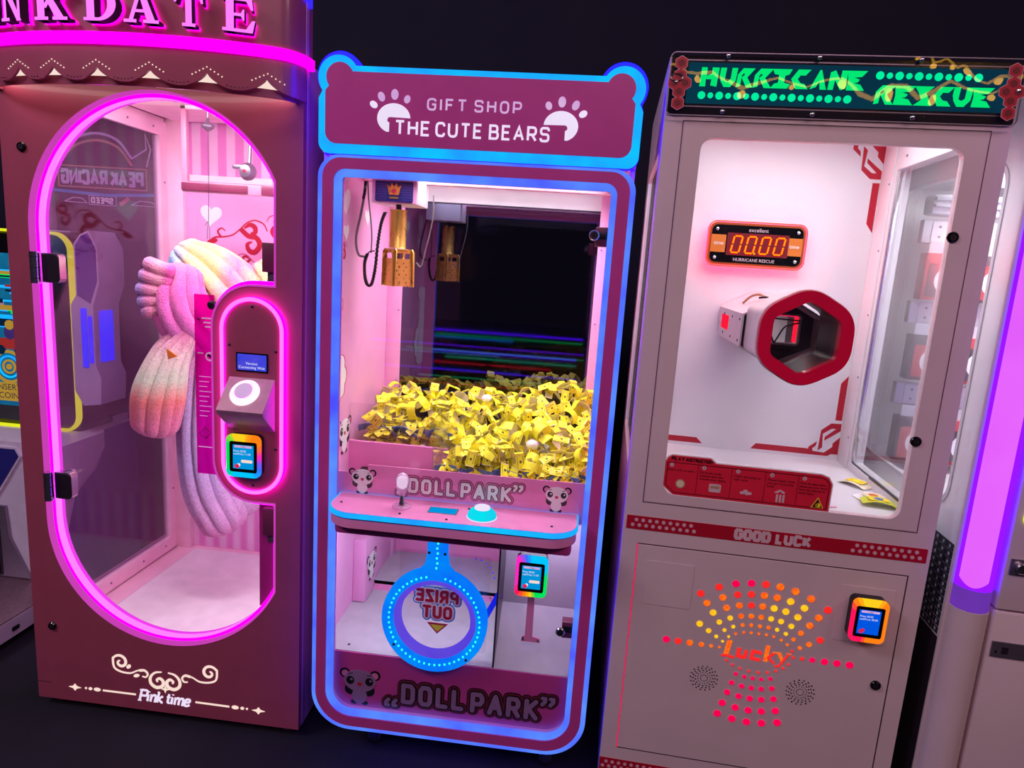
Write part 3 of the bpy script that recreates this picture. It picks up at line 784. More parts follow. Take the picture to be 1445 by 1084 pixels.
# header letters
SER = {
 'I': [[(.1, 0), (.3, 0), (.3, 1), (.1, 1)], [(0, 0), (.4, 0), (.4, .09), (0, .09)], [(0, .91), (.4, .91), (.4, 1), (0, 1)]],
 'N': [[(.12, 0), (.21, 0), (.21, 1), (.12, 1)], [(.10, 1), (.32, 1), (.84, 0), (.66, 0)], [(.70, .05), (.79, .05), (.79, 1), (.70, 1)], [(0, 0), (.34, 0), (.34, .09), (0, .09)], [(.02, .91), (.3, .91), (.3, 1), (.02, 1)], [(.58, .91), (.92, .91), (.92, 1), (.58, 1)]],
 'K': [[(.1, 0), (.31, 0), (.31, 1), (.1, 1)], [(.28, .40), (.36, .34), (.78, 1), (.68, 1)], [(.38, .60), (.52, .72), (.94, 0), (.68, 0)], [(0, 0), (.42, 0), (.42, .09), (0, .09)], [(0, .91), (.42, .91), (.42, 1), (0, 1)], [(.56, 0), (1.0, 0), (1.0, .09), (.56, .09)], [(.58, .91), (.9, .91), (.9, 1), (.58, 1)]],
 'A': [[(.12, 0), (.23, 0), (.52, .90), (.45, 1)], [(.40, 1), (.56, 1), (.92, 0), (.68, 0)], [(.26, .30), (.70, .30), (.70, .38), (.26, .38)], [(0, 0), (.36, 0), (.36, .09), (0, .09)], [(.56, 0), (1.0, 0), (1.0, .09), (.56, .09)]],
 'T': [[(.36, 0), (.58, 0), (.58, 1), (.36, 1)], [(0, .90), (.94, .90), (.94, 1), (0, 1)], [(0, 1), (-.03, .68), (.04, .68), (.12, .92)], [(.94, 1), (.97, .68), (.90, .68), (.82, .92)], [(.24, 0), (.70, 0), (.70, .09), (.24, .09)]],
 'E': [[(.1, 0), (.32, 0), (.32, 1), (.1, 1)], [(0, 0), (.84, 0), (.84, .09), (0, .09)], [(0, .91), (.82, .91), (.82, 1), (0, 1)], [(.82, 1), (.86, .66), (.80, .66), (.66, .92)], [(.84, 0), (.90, .36), (.83, .36), (.66, .08)], [(.32, .46), (.58, .46), (.58, .54), (.32, .54)], [(.58, .34), (.62, .34), (.62, .66), (.58, .66), (.5, .5)]],
}
out_, in_ = [], []
D_ = [[(.1, 0), (.32, 0), (.32, 1), (.1, 1)], [(0, 0), (.42, 0), (.42, .09), (0, .09)], [(0, .91), (.42, .91), (.42, 1), (0, 1)]]
for i in range(17):
    t = R(90 - 180 * i / 16); out_.append((.40 + .56 * math.cos(t), .5 + .5 * math.sin(t))); in_.append((.40 + .32 * math.cos(t), .5 + .415 * math.sin(t)))
D_.append([(.30, 1)] + out_ + [(.30, 0), (.30, .085)] + list(reversed(in_)) + [(.30, .915)])
SER['D'] = D_
def serif(ch, u0, u1, z0, z1):
    xs = [p[0] for q in SER[ch] for p in q]; x0, x1 = min(xs), max(xs)
    T = lambda p: (u0 + (p[0] - x0) / (x1 - x0) * (u1 - u0), z0 + p[1] * (z1 - z0))
    polys = [[T(p) for p in q] for q in SER[ch]]
    mb = MB()
    for q in polys: mb.plate(q, BF, .012, .036, 'rubber')
    o = mb.build('letter', HD); lab(o, 'magenta lit letter ' + ch)
    mb = MB()
    for q in polys: mb.plate(q, BF, .0362, .0372, 'letter_face')
    mb.build('letter_face', o)
    mb = MB()
    for q in polys: mb.plate(q, BF, .0095, .0115, 'letter_halo')
    mb.build('back_light', o)
for ch, u0, u1 in (('I', .088, .138), ('N', .157, .223), ('K', .257, .346), ('D', .387, .468), ('A', .486, .566), ('T', .601, .664), ('E', .704, .772)):
    serif(ch, u0, u1, 1.988, 2.064)

# inside of the cabinet
mb = MB(); mb.box(.013, W1 - .013, .03, .722, .2, .238, 'inner_pink'); mb.build('floor_panel', PM)
mb = MB(); mb.plate(rrect(.115, .075, W1 - .06, .69, .006), TOP(.238), 0, .0035, 'inner_white'); mb.build('display_board', PM)
mb = MB(); mb.band([(.112, .10), (.112, .693), (W1 - .06, .693)], .0016, TOP(.238), 0, .0008, 'seam'); mb.build('floor_seam', PM)
mb = MB(); mb.plate(rrect(.36, .06, .46, .085, .008), TOP(.238), .0035, .007, 'steel'); mb.lathe([(.012, 0), (.012, .01), (.0001, .011)], (.41, .072, .245), (0, 0, 1), 'dark_steel', 16); mb.build('floor_lock', PM)
mb = MB(); mb.box(.013, .095, .695, .722, .238, 1.93, 'inner_pink', .002); mb.build('corner_post', PM)
mb = MB(); mb.box(.06, W1 - .013, .722, .738, .238, 1.93, 'wall_pink'); BP = mb.build('printed_back_wall', PM)
FB = FF(.722); FRW = Fr((W1 - .0125, .722, 0), (0, -1, 0), (0, 0, 1), (-1, 0, 0))     # back wall and right wall as seen from inside
mb = MB(); mb.box(W1 - .0124, W1 - .0118, .035, .722, .238, 1.93, 'wall_pink'); RP = mb.build('printed_right_wall', PM)
def curl(mb, fr, x, y, s, m, mir=1):
    q = lambda P: [(x + mir * s * a, y + s * b) for a, b in P]
    sp = lambda P: [(p.x, p.y) for p in spline([(a, b, 0) for a, b in P], 5)]
    mb.band(q(sp([(-.55, -.12), (-.42, -.02), (-.25, .0), (-.05, .05), (.12, .18), (.25, .30), (.42, .36), (.6, .30), (.68, .16)])), [v * s for v in taper(40, .05, .02, .028)], fr, 0, .0006, m)
    mb.band(q(sp([(.12, .18), (.28, .05), (.45, .02), (.52, -.12), (.42, -.26), (.3, -.24), (.26, -.12), (.36, -.06)])), [v * s for v in taper(36, .10, .03, .11)], fr, 0, .0006, m)
    mb.band(q(sp([(.2, .2), (.32, .27), (.42, .22), (.42, .12), (.33, .09)])), [v * s for v in taper(20, .05, .05, .10)], fr, 0, .0006, m)
    mb.band(q(sp([(-.3, .0), (-.36, .1), (-.28, .17), (-.2, .12)])), [v * s for v in taper(16, .05, .02)], fr, 0, .0006, m)
    mb.plate([(x + mir * s * a, y + s * b) for a, b in [(p[0], p[1]) for p in ell(-.48, -.10, .12, .05, rot=.3)]], fr, 0, .0006, m)
def mural(fr, mir, parent, w):
    mb = MB()
    x = .02 if mir else .085; i = 0
    while x < w - .03:
        mb.plate(rrect(x, 1.735, min(x + .034, w), 1.93, 0), fr, 0, .0004, 'stripe_dark' if i % 2 == 0 else 'stripe_light'); x += .034; i += 1
    mb.plate(rrect(.0, 1.715, w, 1.738, 0), fr, 0, .003, 'white_print')
    x = .0; i = 0
    while x < w - .03: mb.plate(rrect(x, .242, min(x + .022, w), .44, 0), fr, 0, .0004, 'stripe_dark' if i % 2 == 0 else 'stripe_light'); x += .03; i += 1
    mb.build('stripe_print', parent)
    mb = MB(); q = (lambda a: a)
    for hx, hz, hs in ((.190, 1.595, .046), (.207, 1.692, .022), (.50, 1.62, .03), (.62, 1.66, .022), (.66, 1.50, .03)):
        if hx < w: mb.plate(heart(q(hx), hz, hs, rot=-.1), fr, 0, .0007, 'white_print')
    mb.build('heart_print', parent)
    mb = MB(); curl(mb, fr, .285, 1.515, .19, 'red_print'); curl(mb, fr, .50, 1.56, .13, 'red_print', -1)
    curl(mb, fr, .36, 1.42, .10, 'red_print', -1); curl(mb, fr, .47, 1.37, .12, 'red_print')
    mb.band([(.36, 1.425), (.45, 1.432), (.6, 1.40)], .007, fr, 0, .0006, 'red_print')
    mb.build('scroll_print', parent)
mural(FB, False, BP, .84); mural(FRW, True, RP, .68)
# the fairground mural of the right wall (seen mirrored in the side window)
mb = MB()
cx, cz = .39, 1.10
for i in range(22):
    t = 2 * PI * i / 22; mb.plate(ell(cx + .235 * math.cos(t), cz + .235 * math.sin(t), .046), FRW, 0, .0009, 'maroon_print'); mb.plate(ell(cx + .235 * math.cos(t), cz + .235 * math.sin(t), .0425), FRW, 0, .0013, 'mural_grey')
mb.plate(ell(cx, cz, .235, n=48), FRW, 0, .0015, 'mural_grey'); mb.plate([ell(cx, cz, .205, n=48), ell(cx, cz, .192, n=48)], FRW, 0, .0018, 'teal_print'); mb.plate([ell(cx - .02, cz - .0, .11, n=40), ell(cx - .02, cz, .105, n=40)], FRW, 0, .0018, 'red_print')
mb.build('medallion_print', RP)
mb = MB()
for z0 in (.40, .55, .70, .85):
    mb.plate(rrect(.17, z0, .205, z0 + .13, .002), FRW, 0, .001, 'mural_grey')
    for i in range(4):
        for x in (.178, .197): mb.plate(ell(x, z0 + .02 + i * .03, .0035, n=10), FRW, 0, .0014, 'maroon_print')
for k in range(4): mb.plate(rrect(.21 + k * .026, .62, .232 + k * .026, .64, .001), FRW, 0, .001, 'mural_grey')
mb.plate(ell(.245, .67, .035), FRW, 0, .001, 'mural_grey'); mb.plate([ell(.245, .665, .018), ell(.245, .665, .012)], FRW, 0, .0014, 'maroon_print')
mb.plate(ell(.50, .50, .032, .075, rot=-.5), FRW, 0, .001, 'mural_grey'); mb.band([(.50, .50), (.47, .40), (.44, .36)], .007, FRW, 0, .0012, 'cream_print')
for k in range(5): mb.plate(rrect(.40 + k * .038, .34 - .006 * k, .434 + k * .038, .375 - .006 * k, .001), FRW, 0, .0008, 'mural_grey')
mb.build('machine_print', RP)
# side window on the left with its frame
FL = Fr((.013, 0, 0), (0, 1, 0), (0, 0, 1), (1, 0, 0))
mb = MB(); mb.plate([rrect(.035, .245, .70, 1.915, .002), rrect(.06, .297, .655, 1.866, .003)], FL, 0, .022, 'inner_pink')
mb.box(.013, .03, .05, .69, 1.885, 1.93, 'inner_pink')
for y in (.12, .3, .48, .62):
    for z in (.272, 1.89): screw(mb, FL, y, z, .004, 'steel', .022)
for z in (.5, .9, 1.3, 1.7): screw(mb, FL, .678, z, .004, 'steel', .022)
SW = mb.build('side_window_frame', PM)
mb = MB(); mb.plate(rrect(.058, .295, .657, 1.868, 0), FL, .004, .009, 'side_glass'); mb.build('side_window_pane', SW)
# hanging frame and cord inside, lamps
mb = MB(); ff = FF(.42)
mb.box(.262, .280, .42, .437, 1.685, 1.94, 'rose_side', .001); mb.box(.262, .60, .42, .437, 1.652, 1.685, 'rose_side', .001); mb.box(.575, .60, .42, .437, 1.652, 1.94, 'rose_side', .001); mb.box(.262, .60, .42, .437, 1.915, 1.94, 'inner_white', .001)
mb.build('hanging_frame', PM)
mb = MB(); mb.box(.262, .492, .415, .4198, 1.657, 1.682, 'rose_dark', .001); mb.box(.54, .60, .415, .4198, 1.655, 1.684, 'rose_dark', .001); mb.build('frame_strip', PM)
mb = MB(); mb.lathe([(.0001, 0), (.006, .004), (.02, .014), (.021, .02), (.008, .03), (.003, .045)], (.368, .40, 1.842), (0, 0, 1), 'steel', 20); mb.cyl((.368, .40, 1.885), (.368, .40, 1.93), .003, 'steel', 8); mb.build('ceiling_hook', PM)
mb = MB(); mb.tube([(.368, .40, 1.845), (.367, .40, 1.68), (.365, .40, 1.56)], .0011, 'dark_steel', 6); mb.tube([(.359, .40, 1.50), (.361, .40, 1.535), (.3645, .40, 1.56), (.368, .40, 1.535), (.368, .40, 1.50)], .0014, 'steel', 6); mb.tube([(.352, .40, 1.545), (.3645, .40, 1.56)], .0014, 'steel', 6)
mb.build('hanging_cord', PM)
mb = MB(); mb.lathe([(.028, 0), (.03, .012), (.02, .03), (.0001, .034)], (.456, .50, 1.735), (0, -1, 0), 'steel', 20); mb.lathe([(.019, .026), (.0001, .036)], (.456, .50, 1.735), (0, -1, 0), 'red_print', 16); mb.box(.405, .445, .48, .50, 1.742, 1.756, 'steel', .003); mb.cyl((.456, .5, 1.735), (.456, .52, 1.95), .006, 'steel', 10); mb.build('cutter_head', PM)
mb = MB(); mb.box(.06, .80, .05, .70, 1.925, 1.938, 'inner_pink'); mb.build('ceiling_panel', PM)
mb = MB(); mb.box(.30, .42, .155, .175, 1.905, 1.92, 'inner_white')
for i in range(7): mb.ball((.315 + i * .016, .156, 1.906), .004, 'led_white', 8)
mb.build('led_strip', PM)

# ------------------------------------------------------------------ the plush hanging in it
def ramp_plush(name, axis, stops, warp=.25):
    m, nt, out = newmat(name)
    b = nd(nt, 'ShaderNodeBsdfPrincipled', i_Roughness=0.95); b.inputs['Sheen Weight'].default_value = 0.35; b.inputs['Specular IOR Level'].default_value = 0.1
    v = coords(nt); sp = nd(nt, 'ShaderNodeSeparateXYZ'); nt.links.new(v, sp.inputs[0])
    n = nd(nt, 'ShaderNodeTexNoise', i_Scale=9.0, i_Detail=3.0); nt.links.new(v, n.inputs['Vector'])
    ml = nd(nt, 'ShaderNodeMath', operation='MULTIPLY_ADD'); ml.inputs[1].default_value = warp; nt.links.new(n.outputs['Fac'], ml.inputs[0])
    mr = nd(nt, 'ShaderNodeMapRange', clamp=False); mr.inputs['From Min'].default_value = axis[1]; mr.inputs['From Max'].default_value = axis[2]; mr.inputs['To Min'].default_value = -warp / 2; mr.inputs['To Max'].default_value = 1 - warp / 2
    nt.links.new(sp.outputs[axis[0]], mr.inputs['Value']); nt.links.new(mr.outputs['Result'], ml.inputs[2])
    rp = nd(nt, 'ShaderNodeValToRGB'); el = rp.color_ramp.elements
    while len(el) < len(stops): el.new(0.5)
    for e, (p, c) in zip(el, stops): e.position = p; e.color = lin(c) + (1,)
    nt.links.new(ml.outputs[0], rp.inputs['Fac']); 
    n2 = nd(nt, 'ShaderNodeTexNoise', i_Scale=240.0, i_Detail=3.0); nt.links.new(v, n2.inputs['Vector'])
    n3 = nd(nt, 'ShaderNodeTexNoise', i_Scale=120.0, i_Detail=3.0); nt.links.new(v, n3.inputs['Vector'])
    mc = nd(nt, 'ShaderNodeMixRGB', blend_type='MULTIPLY'); mc.inputs['Fac'].default_value = .35
    r3 = nd(nt, 'ShaderNodeMapRange'); r3.inputs['From Min'].default_value = .35; r3.inputs['From Max'].default_value = .6; r3.inputs['To Min'].default_value = .5; nt.links.new(n3.outputs['Fac'], r3.inputs['Value'])
    nt.links.new(rp.outputs['Color'], mc.inputs['Color1']); nt.links.new(r3.outputs['Result'], mc.inputs['Color2']); nt.links.new(mc.outputs['Color'], b.inputs['Base Color'])
    bp = nd(nt, 'ShaderNodeBump', i_Strength=0.9, i_Distance=0.006); nt.links.new(n2.outputs['Fac'], bp.inputs['Height']); nt.links.new(bp.outputs['Normal'], b.inputs['Normal'])
    nt.links.new(b.outputs[0], out.inputs[0])
PK, LV, CR, BL, OR, GN, RO = (236, 96, 176), (172, 150, 226), (246, 226, 160), (150, 196, 246), (246, 120, 110), (206, 222, 180), (240, 146, 190)
ramp_plush('plush_hump', ('X', .24, .62), [(0, BL), (.2, CR), (.45, CR), (.6, RO), (.75, CR), (.88, GN), (1, BL)], .3)
ramp_plush('plush_mass', ('Z', 1.13, 1.43), [(0, (226, 150, 216)), (.35, (236, 120, 200)), (.7, (246, 110, 190)), (1, RO)], .25)
ramp_plush('plush_toe', ('X', .18, .32), [(0, BL), (.25, LV), (.5, RO), (.8, (246, 170, 190)), (1, PK)], .2)
ramp_plush('plush_arm', ('Z', .82, 1.20), [(0, RO), (.2, (250, 150, 186)), (.4, (250, 146, 140)), (.6, (222, 234, 206)), (.8, (250, 230, 220)), (1, RO)], .3)
ramp_plush('plush_leg', ('Z', .44, 1.2), [(0, PK), (.15, (232, 180, 228)), (.4, (206, 188, 240)), (.7, (218, 196, 242)), (.85, (244, 180, 220)), (1, PK)], .15)
def ribbed(mb, path, radii, nrib, m, depth=.16, flat=1.0, seg=8, capn=5, ph=0.0):
    """a stuffed limb of corduroy rolls running along it"""
    P = spline(path, seg); N = len(P); rs = [q.x for q in spline([(r, 0, 0) for r in radii], seg)]
    na = nrib * 8; V = []; F = []; ring = []; up = Vector((0, -1, 0))
    stations = []
    t0 = (P[1] - P[0]).normalized(); t1 = (P[-1] - P[-2]).normalized()
    for k in range(capn): a = PI / 2 * k / capn; stations.append((P[0] - t0 * rs[0] * .62 * math.cos(a), rs[0] * math.sin(a), t0))
    for i in range(N): stations.append((P[i], rs[i], (P[min(i + 1, N - 1)] - P[max(i - 1, 0)]).normalized()))
    for k in range(1, capn + 1): a = PI / 2 * k / capn; stations.append((P[-1] + t1 * rs[-1] * .62 * math.sin(a), rs[-1] * math.cos(a), t1))
    for p, r, t in stations:
        e1 = (up - t * up.dot(t)).normalized(); e2 = t.cross(e1)
        for j in range(na):
            a = 2 * PI * j / na; s = abs(math.sin(nrib * a / 2 + ph)) ** .55; rr = max(r, .0006) * (1 - depth + depth * s)
            V.append(p + (e1 * math.cos(a) * flat + e2 * math.sin(a)) * rr)
    n = len(stations)
    for i in range(n - 1):
        for j in range(na): F.append((i * na + j, i * na + (j + 1) % na, (i + 1) * na + (j + 1) % na, (i + 1) * na + j))
    F += [tuple(range(na)), tuple((n - 1) * na + j for j in range(na))]
    mb.add(V, F, m); return mb
PL = thing('plush_toy', 'big rainbow corduroy plush hanging upside down inside the rose machine', 'plush toy', (-1.602, 1.751, 0))
mb = MB(); ribbed(mb, [(.27, .43, 1.435), (.345, .43, 1.375), (.43, .44, 1.27), (.47, .44, 1.12)], [.075, .122, .14, .11], 11, 'plush_hump', .26, .85)
mb.build('body', PL, 60)
mb = MB(); ribbed(mb, [(.50, .50, 1.40), (.56, .50, 1.33), (.60, .50, 1.24)], [.06, .075, .06], 8, 'plush_hump', .26); mb.build('arm', PL, 60)
mb = MB(); ribbed(mb, [(.318, .31, 1.375), (.318, .30, 1.31), (.338, .30, 1.235), (.378, .32, 1.17)], [.072, .092, .094, .07], 9, 'plush_mass', .24, .8, ph=.4); FT = mb.build('upturned_foot', PL, 60)
for (a, b), r in zip((((.318, 1.390), (.243, 1.412)), ((.310, 1.360), (.226, 1.374)), ((.298, 1.327), (.214, 1.330)), ((.288, 1.296), (.218, 1.290)), ((.272, 1.270), (.232, 1.255))), (.023, .0225, .022, .022, .022)):
    mb = MB(); ribbed(mb, [(a[0], .26, a[1]), ((a[0] + b[0]) / 2, .255, (a[1] + b[1]) / 2), (b[0], .262, b[1])], [r, r * 1.03, r * .98], 5, 'plush_toe', .05); mb.build('toe', FT, 60)
mb = MB(); ribbed(mb, [(.352, .27, 1.185), (.305, .26, 1.11), (.270, .25, .99), (.254, .25, .895)], [.045, .066, .088, .082], 11, 'plush_arm', .22, .75, ph=.3); mb.build('paw', PL, 60)
mb = MB(); ribbed(mb, [(.372, .38, 1.22), (.352, .37, 1.0), (.345, .36, .80), (.372, .36, .64), (.428, .36, .53)], [.085, .082, .078, .088, .088], 9, 'plush_leg', .26, .85); mb.build('leg', PL, 60)
mb = MB(); ribbed(mb, [(.47, .43, 1.05), (.43, .43, .80), (.425, .42, .665), (.455, .41, .57)], [.07, .056, .052, .082], 8, 'plush_leg', .26, .85); mb.build('leg', PL, 60)
mb = MB(); mb.add([(.330, .205, 1.152), (.366, .205, 1.130), (.335, .205, 1.118), (.330, .209, 1.152), (.366, .209, 1.130), (.335, .209, 1.118)], [(0, 1, 2), (5, 4, 3), (0, 3, 4, 1), (1, 4, 5, 2), (2, 5, 3, 0)], 'orange_print', False); lab(mb.build('cloth_tag', PL), 'small orange tag')
area('cabinet_lamp', (-1.602 + .44, 1.751 + .15, 1.915), (-1.602 + .43, 1.751 + .36, .4), .60, 10.0, (1.0, .88, .98), .18, 180)
area('cabinet_side_fill', (-1.602 + .80, 1.751 + .055, 1.05), (-1.602 + .30, 1.751 + .40, 1.0), .04, 2.3, (1.0, .84, .96), 1.2, 160)  # added unseen fill, brightens the plush from the front right
# ------------------------------------------------------------------ pink claw machine in the middle
CM = thing('claw_machine', 'pink claw machine with blue light edges and bear ear sign reading gift shop', 'arcade machine', (-.680, 1.695, 0))
W2, D2 = .803, .66
# cabinet
mb = MB(); mb.box(.004, .016, .03, D2, .21, 1.735, 'claw_wall'); SWL = mb.build('side_panel', CM)
mb = MB(); mb.box(W2 - .016, W2 - .004, .03, D2, .21, 1.735, 'claw_wall'); mb.build('side_panel', CM)
mb = MB(); mb.box(.004, W2 - .004, D2 - .012, D2, .21, .93, 'claw_pink'); mb.box(.004, W2 - .004, D2 - .012, D2, 1.67, 1.735, 'white_board'); mb.build('back_panel', CM)
mb = MB(); mb.box(.004, W2 - .004, .02, D2, 1.735, 1.75, 'claw_pink'); mb.build('roof_panel', CM)
mb = MB(); mb.box(.10, W2 - .10, .03, D2 - .1, .087, .21, 'rose_dark'); mb.build('base_panel', CM)
mb = MB()
mb.box(.016, .069, .60, D2 - .012, .33, 1.735, 'claw_wall', .002); mb.box(.738, W2 - .016, .60, D2 - .012, .33, 1.735, 'claw_wall', .002)
for z in (1.05, 1.3, 1.55): screw(mb, FF(.60), .06, z, .003, 'steel')
for z in (1.05, 1.3, 1.55): screw(mb, FF(.60), .75, z, .003, 'steel')
mb.build('corner_post', CM)
mb = MB(); mb.plate(rrect(.066, .88, .742, 1.674, 0), FF(.606), -.006, 0, 'smoked_mirror'); lab(mb.build('back_mirror', CM), 'dark mirror glass')
mb = MB(); mb.plate(rrect(.069, 1.674, .738, 1.735, 0), FF(.602), -.004, 0, 'white_board'); mb.band([(.069, 1.675), (.738, 1.675)], .004, FF(.602), 0, .003, 'dark_steel'); WB = mb.build('top_board', CM)
# left wall print
FWL = Fr((.0165, 0, 0), (0, 1, 0), (0, 0, 1), (1, 0, 0))
mb = MB()
for y, z, s in ((.16, 1.63, .045), (.17, 1.545, .026), (.36, 1.60, .03)): mb.plate(heart(y, z, s, rot=.1), FWL, 0, .0006, 'white_print')
for i in range(9): mb.plate(ell(.12 + .05 * math.sin(i * .8), 1.06 + i * .035, .030), FWL, 0, .0006, 'red_print'); mb.plate(ell(.115 + .05 * math.sin(i * .8), 1.06 + i * .035, .028), FWL, 0, .001, 'white_print')
mb.plate(rrect(.03, 1.03, .12, 1.36, .01), FWL, 0, .0013, 'white_print')
mb.build('wall_print', SWL)
mb = MB(); curl(mb, FWL, .13, 1.49, .07, 'red_print'); mb.build('scroll_print', SWL)
# door with its light edges
R_o = rrect(0, .102, W2, 1.729, .10, 12, (.055, .055, .115, .115))
R_1 = rrect(.013, .116, W2 - .014, 1.722, .10, 12, (.048, .048, .105, .105))
R_2 = rrect(.042, .147, .759, 1.695, .07, 10, (.03, .03, .078, .078))
R_3 = rrect(.062, .167, .744, 1.676, .05, 10, (.008, .008, .058, .058))
mb = MB(); mb.plate([R_1, R_2], FF(0), -.02, .004, 'claw_front'); mb.plate([offset(R_o, -.001), offset(R_3, .001)], FF(0), -.026, -.0206, 'claw_pink'); DF = mb.build('door_frame', CM)
mb = MB(); mb.plate([R_o, R_1], FF(0), -.018, .0, 'blue_led', 'blue_led_side'); mb.build('outer_light_edge', DF)
mb = MB(); mb.plate([R_2, R_3], FF(0), -.008, .0, 'blue_led'); mb.build('inner_light_edge', DF)
mb = MB(); mb.plate(R_3, FF(.012), -.005, 0, 'clear_glass'); mb.build('door_pane', DF)
for zc in (1.569, .489):
    k = cam_lock(CM, Fr((0, .005, 0), (1, 0, 0), (0, 0, 1), (0, -1, 0)), .711, zc, .0105, 'key_lock', 'chrome')
    mb = MB(); mb.box(.715, .752, .018, .05, zc - .026, zc + .022, 'rose_dark', .002); mb.box(.716, .748, .016, .03, zc - .008, zc + .010, 'black_plastic', .001); mb.build('lock_bracket', k)
for x, y in ((.171, .09), (.699, .09), (.17, .5), (.64, .5)):
    mb = MB(); mb.cyl((x - .012, y, .028), (x + .012, y, .028), .026, 'rubber', 24); mb.cyl((x - .0125, y, .028), (x + .0125, y, .028), .012, 'steel', 16); wh = mb.build('caster', CM)
    mb = MB(); mb.box(x - .018, x - .014, y - .018, y + .022, .022, .085, 'steel', .001); mb.box(x + .014, x + .018, y - .018, y + .022, .022, .085, 'steel', .001); mb.box(x - .024, x + .024, y - .02, y + .03, .078, .087, 'steel', .002); mb.build('fork', wh)
# sign with bear ears
def ears(body, er, ec, cz):
    """rounded board with two round ears; body = x0, z0, x1, z1"""
    x0, z0, x1, z1 = body; mid = (x0 + x1) / 2; pts = []
    rt = [(mid, z1)]
    cx = x1 - ec
    dz = z1 - cz; a0 = math.asin(max(-1, min(1, dz / er))); a0 = PI - a0
    half = []
    half.append((mid, z1))
    a = a0
    a_end = -R(38)
    for i in range(25): t = a0 + (a_end - a0) * i / 24; half.append((cx + er * math.cos(t), cz + er * math.sin(t)))
    half.append((x1 + .0005, cz - er * .95)); half.append((x1, z0 + .05))
    r = .028
    for i in range(9): t = R(-90 * i / 8); half.append((x1 - r + r * math.cos(t), z0 + r + r * math.sin(t)))
    half.append((mid, z0))
    left = [(2 * mid - p[0], p[1]) for p in reversed(half)]
    return half + left[1:-1]
P_in = ears((.019, 1.755, .782, 1.926), .0345, .036, 1.9125)
P_out = ears((.0005, 1.731, .802, 1.9405), .052, .050, 1.9125)
P_bk = ears((-.0005, 1.731, .803, 1.9405), .058, .0505, 1.919)
mb = MB(); mb.plate(P_in, FF(0), -.004, .006, 'claw_front'); SG = mb.build('sign_board', CM)
mb = MB(); mb.plate([P_out, offset(P_in, -.002)], FF(0), -.012, .001, 'cyan_led', 'blue_led_side'); mb.build('sign_light_edge', SG)
mb = MB(); mb.plate(P_bk, FF(.0125), -.024, 0, 'blue_led_side'); lab(mb.build('sign_back_light', SG), 'deep blue rear layer of the ears')
mb = MB(); mb.box(.02, W2 - .02, .037, .16, 1.75, 1.925, 'claw_pink', .004); mb.build('sign_box', SG)
mb = MB(); fs = FF(-.006)
letters(mb, 'GIFT', fs, .277, 1.843, .029, .16, 'sign_lilac', .099, .3, .34, c1=.0008); letters(mb, 'SHOP', fs, .395, 1.8435, .029, .16, 'sign_lilac', .116, .3, .34, c1=.0008)
letters(mb, 'THE', fs, .1985, 1.782, .0355, .155, 'sign_white', .088, .3, .26, c1=.0008); letters(mb, 'CUTE', fs, .301, 1.782, .0355, .155, 'sign_white', .116, .3, .26, c1=.0008); letters(mb, 'BEARS', fs, .4345, 1.782, .0355, .155, 'sign_white', .148, .3, .26, c1=.0008)
mb.build('lettering', SG)
for mir in (0, 1):
    mb = MB()
    q = (lambda P: [(.803 - a, b) for a, b in P]) if mir else (lambda P: P)
    for (a, b, rx, ry, ro, m) in ((.143, 1.851, .0105, .0078, -.55, 'sign_white'), (.162, 1.870, .0085, .0118, .45, 'sign_lilac'), (.1955, 1.8765, .0092, .0125, 0, 'sign_lilac'), (.227, 1.8665, .0078, .0098, -.35, 'sign_lilac')): mb.plate(q(ell(a, b, rx, ry, rot=ro)), fs, 0, .0008, m)
    pad = [(p[0], p[1]) for p in ell(.1945, 1.8205, .042, .0355, n=22, a0=3, a1=246)]
    pad += [(.1835, 1.789), (.1835, 1.8105), (.181, 1.8115), (.1785, 1.8135), (.1782, 1.8185), (.1815, 1.8228), (.186, 1.8235), (.236, 1.8225)]
    mb.plate(q(pad), fs, 0, .0008, 'sign_white')
    mb.build('paw_print', SG)
# shelf with the controls
SH = [(.070, .02)] + [(p[0], p[1]) for p in rrect(.070, -.130, .734, .06, .07, 10, (0, 0, .075, .075))[2:]] + [(.734, .02)]
sh = rrect(.070, -.130, .734, .02, .07, 12, (0, 0, .078, .078))
mb = MB(); mb.plate(offset(sh, -.004), TOP(.812), 0, .018, 'claw_pink'); CT = mb.build('control_shelf', CM)
def skirt(mb, d, z0, z1, m, d2=None):
    L = offset(sh, d); L2 = offset(sh, d - .008 if d2 is None else d2); mb.plate([L, L2], TOP(z0), 0, z1 - z0, m)
mb = MB(); skirt(mb, .0, .816, .829, 'cyan_led', -.010); mb.build('shelf_light_edge', CT)
mb = MB(); skirt(mb, -.004, .788, .815, 'claw_pink', -.03); mb.plate(offset(sh, -.012), TOP(.788), 0, .004, 'claw_pink'); mb.box(.09, .72, -.09, .0, .752, .79, 'claw_front', .012); mb.build('shelf_body', CT)
mb = MB()
for a, b in ((.10, -.06), (.395, -.108), (.44, -.02), (.665, -.085), (.27, -.1)): screw(mb, TOP(.830), a, b, .0035, 'dark_steel')
mb.build('screws', CT)
jo = Vector((.262, -.050, .830))
mb = MB(); mb.lathe([(.026, 0), (.026, .003), (.021, .005), (.0001, .005)], jo, (0, 0, 1), 'crystal', 28); J = mb.build('joystick', CT)
mb = MB(); mb.lathe([(.009, .004), (.009, .010), (.0065, .014), (.0065, .042), (.0001, .042)], jo, (0, 0, 1), 'chrome', 16); mb.build('stem', J)
